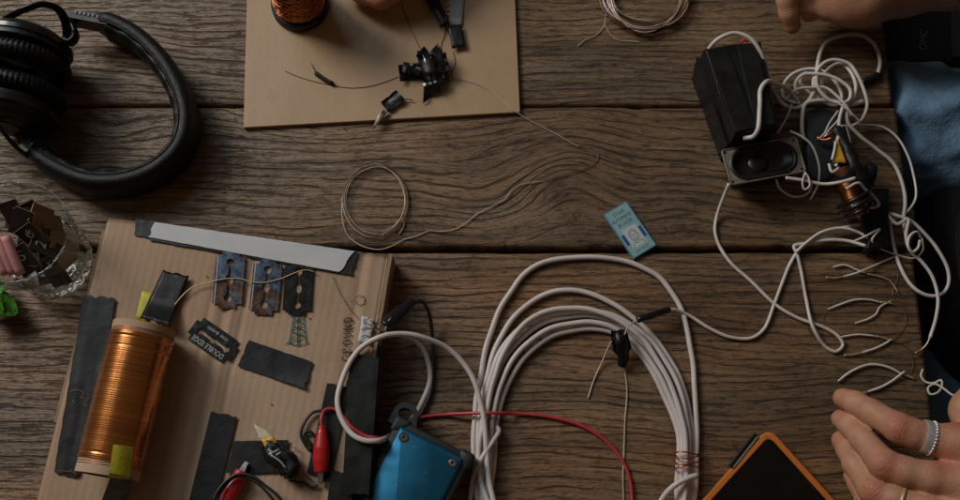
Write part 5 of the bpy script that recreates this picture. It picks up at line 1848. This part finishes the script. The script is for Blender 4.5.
# ================================================================== PHONE
zp = 0.010
ap, lp_, rp_ = P(769, 427, zp), P(701, 502, zp), P(837, 502, zp)
e1 = (lp_ - ap).normalized()
e2 = (rp_ - ap).normalized()
ph = thing('smartphone', 'black screened smartphone in an orange case', 'phone', (lp_ + rp_) / 2 - Vector((0, 0, zp)))
LA, LB_ = 0.150, 0.135
c4 = [ap, ap + e2 * LB_, ap + e1 * LA + e2 * LB_, ap + e1 * LA]
outer = round_poly([Vector((p.x, p.y, 0)) for p in c4], 0.011, 7)
inner_c = [ap + (e1 + e2) * 0.0052, ap + e2 * (LB_ - .0052) + e1 * .0052, ap + e1 * (LA - .0052) + e2 * (LB_ - .0052), ap + e1 * (LA - .0052) + e2 * .0052]
inner_p = round_poly([Vector((p.x, p.y, 0)) for p in inner_c], 0.007, 7)
new_obj('case_back', prism(outer, 0.0006, 0.0030, 0.0008), 'orange', ph, flat_angle=40)
m = MB()
no = len(outer)


def ringlev(poly, k, z):
    cx = sum((p for p in poly), Vector()) / len(poly)
    return [Vector((p.x + (cx.x - p.x) * k, p.y + (cx.y - p.y) * k, z)) for p in poly]


lv = [ringlev(outer, 0.004, 0.0031), ringlev(outer, 0, 0.0045), ringlev(outer, 0, zp - 0.001), ringlev(outer, 0.012, zp), ringlev(inner_p, -0.012, zp), ringlev(inner_p, 0, zp - 0.0008), ringlev(inner_p, 0, 0.0031)]
for l in lv:
    m.v += l
for a in range(len(lv)):
    b = (a + 1) % len(lv)
    for i in range(no):
        j = (i + 1) % no
        m.f.append((a * no + i, a * no + j, b * no + j, b * no + i))
new_obj('case_rim', m, 'orange', ph, flat_angle=40)
new_obj('screen', prism(inner_p, 0.0032, zp - 0.0012, 0.0005), 'screen', ph, flat_angle=30)
# side key cut-out on the upper left edge
k0, k1 = P(759, 436, zp), P(733, 469, zp)
nrm = Vector((e1.y, -e1.x, 0))
if nrm.dot(e2) > 0:
    nrm = -nrm
new_obj('key_recess', prism([Vector((p.x, p.y, 0)) for p in (k0 + nrm * 0.0046, k1 + nrm * 0.0046, k1 - nrm * 0.0002, k0 - nrm * 0.0002)], 0.0042, zp + 0.0003, 0.0003), 'black_gloss', ph, smooth=False)
new_obj('side_key', prism([Vector((p.x, p.y, 0)) for p in (k0 + nrm * 0.0012 - e1 * -0.001, k1 + nrm * 0.0012 - e1 * 0.001, k1 - nrm * 0.0003 - e1 * 0.001, k0 - nrm * 0.0003 + e1 * 0.001)], 0.0048, zp + 0.0008, 0.0003), 'speaker_frame', ph, smooth=False)

# ================================================================== PERSON ON THE RIGHT
def A3(p):
    return np.array((p.x, p.y, p.z))


def chain(lst):
    return [(A3(P(x, y, z)), r) for x, y, z, r in lst]


def hand_mesh(fingers, palm, h, kf=0.0035, kp=0.014, pad=0.03, kff=0.0018):
    allp = [p for ch in fingers + palm for p, r in ch]
    rmax = max(r for ch in fingers + palm for p, r in ch)
    lo = np.min(allp, 0) - rmax - 0.006
    hi = np.max(allp, 0) + rmax + 0.006

    def fn(X):
        d = None
        for c in fingers:
            e = sd_chain(X, c, kf)
            d = e if d is None else smin(d, e, kff)
        for c in palm:
            d = smin(d, sd_chain(X, c, kp), kp)
        return d
    return nets(fn, lo, hi, h)


# left hand, fingers towards the phone
L_f = [
    chain([(843, 398, .030, .0084), (856, 403, .042, .0096), (872, 412, .058, .0101), (899, 428, .078, .0116), (912, 433, .079, .0113), (930, 438, .079, .0119), (962, 446, .080, .0150)]),
    chain([(841, 419, .022, .0082), (851, 426, .036, .0094), (862, 438, .052, .0100), (884, 464, .072, .0118), (904, 471, .076, .0115), (930, 477, .079, .0122), (968, 484, .080, .0150)]),
    chain([(841, 440, .016, .0080), (848, 450, .028, .0091), (855, 464, .042, .0097), (873, 490, .062, .0112), (893, 499, .068, .0110), (925, 508, .074, .0118), (968, 519, .078, .0145)]),
    chain([(852, 476, .010, .0072), (859, 486, .020, .0080), (866, 499, .032, .0085), (882, 520, .050, .0098), (925, 538, .064, .0105), (966, 550, .072, .0130)]),
    chain([(984, 346, .052, .0088), (984, 362, .056, .0106), (982, 384, .060, .0118), (973, 411, .066, .0150), (1000, 434, .070, .0170)]),
]
L_p = [
    chain([(962, 446, .080, .0150), (1000, 452, .080, .0160), (1060, 468, .080, .0200)]),
    chain([(968, 484, .080, .0150), (1005, 484, .080, .0165), (1060, 482, .080, .0200)]),
    chain([(968, 519, .078, .0145), (1010, 510, .078, .0165), (1060, 494, .079, .0200)]),
    chain([(966, 550, .072, .0130), (1010, 532, .075, .0160), (1060, 502, .078, .0190)]),
    chain([(974, 412, .066, .0152), (1005, 436, .070, .0185), (1055, 468, .076, .0210)]),
    chain([(1060, 482, .080, .0235), (1100, 484, .082, .0260), (1180, 482, .090, .0330), (1215, 476, .096, .0350)]),
]
lh = hand_mesh(L_f, L_p, 0.0017)
R_f = [
    chain([(792.5, 26, .026, .0078), (789, 13, .036, .0090), (787, 0, .044, .0094), (792, -22, .056, .0105), (815, -36, .060, .0120)]),
    chain([(808, 14, .022, .0080), (806, 5, .034, .0092), (806, -8, .046, .0098), (815, -24, .056, .0110), (835, -32, .060, .0125)]),
    chain([(824, 10, .020, .0085), (820, 2, .032, .0095), (822, -10, .044, .0100), (835, -20, .054, .0115), (850, -26, .058, .0125)]),
]
R_p = [
    chain([(815, -36, .060, .0130), (845, -26, .058, .0190), (868, -10, .052, .0215)]),
    chain([(835, -30, .060, .0130), (850, -18, .056, .0180), (868, -8, .052, .0215)]),
    chain([(830, 4, .040, .0140), (848, 2, .044, .0190), (866, 0, .048, .0215)]),
    chain([(866, -6, .044, .0240), (900, -14, .044, .0265), (960, -24, .048, .0285), (1060, -34, .070, .0340), (1110, -30, .086, .036)]),
]
rh = hand_mesh(R_f, R_p, 0.0020)
body_mb = join(lh, rh)
# the upper arms and shoulders inside the shirt join both arms into one body
sh_path = catmull([P(1205, 476, .096), P(1185, 400, .16), P(1165, 300, .20), P(1150, 180, .20), P(1130, 60, .15), P(1105, -28, .096)], 0.02)
sh_mb = sweep(sh_path, circ(0.030, 12))
n0, n1_ = len(lh.v), len(lh.v) + len(rh.v)
ia = min(range(n0), key=lambda i: (lh.v[i] - sh_path[0]).length)
ib = n0 + min(range(len(rh.v)), key=lambda i: (rh.v[i] - sh_path[-1]).length)
body_mb = join(body_mb, sh_mb)
nv_ = len(body_mb.v)
body_mb.f += [(ia, n1_, n1_ + 1), (ib, nv_ - 2, nv_ - 1)]
per = thing('person', 'person in black top and blue jeans handling wires, silver ring on finger', 'person', P(1010, 260, -0.30))
body = new_obj('body', body_mb, 'skin', per)
# flushed skin over the knuckles and finger tips
fl_pts = [(P(899, 428, .088), 0.011), (P(884, 464, .083), 0.011), (P(873, 490, .073), 0.010), (P(842, 398, .030), 0.008), (P(841, 419, .022), 0.008), (P(841, 440, .016), 0.008), (P(948, 462, .088), 0.012), (P(792, 28, .026), 0.010), (P(955, 425, .088), 0.011)]
ct, cw = np.zeros(len(body_mb.v)), np.zeros(len(body_mb.v))
vb = np.array([tuple(v) for v in body_mb.v])
for ch in L_f[:4] + R_f:
    for ji in ((2, 3) if len(ch) > 5 else (1, 3)):
        jp, jr = ch[ji]
        axv = ch[ji + 1][0] - ch[ji - 1][0]
        axv = axv / np.linalg.norm(axv)
        dd = np.linalg.norm(vb - jp, axis=1)
        wv = np.exp(-(dd / (jr * 1.25)) ** 4)
        tv = (vb - jp) @ axv
        sel = wv > cw
        ct[sel], cw[sel] = tv[sel], wv[sel]
for nm_, ar_ in (('crease_t', ct), ('crease_w', cw)):
    body.data.attributes.new(nm_, 'FLOAT', 'POINT').data.foreach_set('value', ar_.astype(np.float32))
at = body.data.attributes.new('flush', 'FLOAT', 'POINT')
va = np.array([tuple(v) for v in body_mb.v])
fv = np.zeros(len(va))
for p, r in fl_pts:
    fv += np.exp(-((va - A3(p)) ** 2).sum(1) / (r * r)) * 0.8
at.data.foreach_set('value', np.clip(fv, 0, 1).astype(np.float32))


# rings on the hand
def ring_on(px0, px1, r, label, beads, mat='silver', wid=0.0030):
    a, b = P(*px0), P(*px1)
    c = (a + b) / 2
    f = frame_z(c, b - a, (0, 0, 1))
    t = thing('finger_ring', label, 'ring', c)
    new_obj('band', lathe([(r, -wid), (r + 0.0010, -wid), (r + 0.0014, 0), (r + 0.0010, wid), (r, wid)], f, 56, close=True), mat, t, flat_angle=50)
    for k in range(beads):
        t_ = 2 * PI * k / beads
        new_obj('bead', ball(f @ Vector(((r + 0.0010) * math.cos(t_), (r + 0.0010) * math.sin(t_), wid + 0.0011)), 0.0013, 5), mat, t)
    return t


ring_on((918, 434.5, .079), (933, 438.8, .079), 0.0121, 'beaded silver ring at the base of the index finger', 30)
ring_on((897, 500, .069), (906, 503, .071), 0.0116, 'thin plain pale gold ring on the finger next to the little one', 0, 'gold_wire', 0.0010)


def cloth(fn, lo, hi, h, mat, name, parent):
    return new_obj(name, nets(fn, lo, hi, h), mat, parent)


def nz3(X, s, seed=0.0):
    x, y, z = X[..., 0] * s + seed, X[..., 1] * s + seed * 1.3, X[..., 2] * s
    return (np.sin(x + 1.7 * np.sin(y * 0.7 + z)) + np.sin(y * 1.1 + 1.3 * np.sin(z * 0.9 + x * 0.6)) + np.sin(z * 1.3 + 1.1 * np.sin(x * 0.8))) / 3


# jeans: two thighs reaching under the table
k1, k1b = A3(P(865, 128, -0.075)), A3(P(1120, 165, -0.085))
k2, k2b = A3(P(880, 390, -0.16)), A3(P(1120, 330, -0.16))


def jeans(X):
    a = sd_cone(X, k1, k1b, 0.066, 0.085)
    a = -smin(-a, X[..., 0] - (XR + 0.010), 0.022)
    b = sd_cone(X, k2, k2b, 0.066, 0.085)
    d = smin(a, b, 0.03)
    # long folds running along the thigh and finer rumples
    d = d + 0.0070 * np.sin(X[..., 1] * 120 + X[..., 0] * 30 + 2.5 * np.sin(X[..., 0] * 22) + 1.2 * np.sin(X[..., 2] * 40)) * np.clip(nz3(X, 18, 2.0) + 0.5, 0, 1)
    return d + 0.0045 * nz3(X, 55, 1.0) + 0.0028 * nz3(X, 130, 3.0)


cloth(jeans, (0.28, -0.30, -0.27), (0.74, 0.28, 0.02), 0.0034, 'denim', 'jeans', per)
sh1 = A3(P(1012, 275, -0.085))


def shirt(X):
    q = (X - sh1) / np.array((0.098, 0.135, 0.070))
    e = (np.linalg.norm(q, axis=-1) - 1) * 0.085
    tor = sd_cone(X, A3(P(1120, 262, -0.10)), A3(P(1165, 250, 0.16)), 0.115, 0.14)
    arm1 = sd_cone(X, A3(P(1190, 480, .09)), A3(P(1180, 380, .18)), 0.055, 0.07)
    arm2 = sd_cone(X, A3(P(1080, -30, .09)), A3(P(1150, 130, .18)), 0.052, 0.07)
    d = smin(smin(smin(e, tor, 0.05), arm1, 0.03), arm2, 0.03)
    return d + 0.005 * nz3(X, 32, 4.0) + 0.0025 * nz3(X, 85, 7.0)


cloth(shirt, (0.36, -0.36, -0.24), (0.80, 0.42, 0.34), 0.006, 'shirt', 'shirt', per)

# black bag beyond the table edge with grey lettering
zb_ = -0.13
bg0, bg1, bg2, bg3 = P(868, -40, zb_), P(1010, -40, zb_), P(1010, 60, zb_), P(876, 66, zb_)
bag = thing('black_bag', 'black fabric bag with grey lettering beside the table', 'bag', (bg0 + bg2) / 2 - Vector((0, 0, 0.05)))
bm_ = prism(round_poly([Vector((p.x, p.y, 0)) for p in (bg0, bg1, bg2, bg3)], 0.012, 6), zb_ - 0.05, zb_, 0.006)
new_obj('bag_body', bm_, 'bag', bag, flat_angle=60)
new_obj('pocket_seam', tube([P(938, -30, zb_ + .0006), P(941, 10, zb_ + .0006), P(944, 58, zb_ + .0006)], 0.0016, n=6), 'bag', bag)
new_obj('strap', sweep([P(953, -35, zb_ + .002), P(955, 10, zb_ + .002), P(957, 58, zb_ + .002)], [(-.006, -.0015), (.006, -.0015), (.006, .0015), (-.006, .0015)], up=(0, 0, 1)), 'rubber', bag, smooth=False)
new_obj('lettering', text('OMC', 0.011, flat_frame(923.5, 40, zb_ + 0.0003, 0.8, -17), 0.0004), 'bag_print', bag, smooth=False)

# ================================================================== SECOND PERSON, FINGERTIPS OVER THE BOARD
p2 = thing('person', 'bare fingers of another person resting above the fibreboard', 'person', P(380, -20, 0.02))
F2 = [
    chain([(352, -9, .018, .0082), (364, -5, .022, .0092), (381, -1.5, .026, .0104), (398, -12, .036, .0105), (412, -34, .044, .0125)]),
    chain([(345, -24, .020, .0082), (360, -23, .026, .0092), (378, -22, .034, .0105), (398, -30, .042, .0108), (412, -48, .046, .0125)]),
    chain([(350, -42, .022, .0080), (364, -42, .028, .0092), (380, -44, .036, .0105), (405, -60, .046, .0120)]),
]
P2 = [chain([(412, -34, .044, .0135), (425, -70, .05, .018), (430, -90, .055, .021)]), chain([(405, -60, .046, .0130), (425, -80, .052, .018), (430, -100, .055, .021)]),
      chain([(430, -95, .055, .0225), (445, -160, .07, .030), (455, -230, .09, .036)])]
m = hand_mesh(F2, P2, 0.0021)
o2 = new_obj('body', m, 'skin', p2)
at = o2.data.attributes.new('flush', 'FLOAT', 'POINT')
va = np.array([tuple(v) for v in m.v])
at.data.foreach_set('value', np.clip(np.exp(-((va - A3(P(381, -1, .03))) ** 2).sum(1) / 0.0003) * 0.9, 0, 1).astype(np.float32))
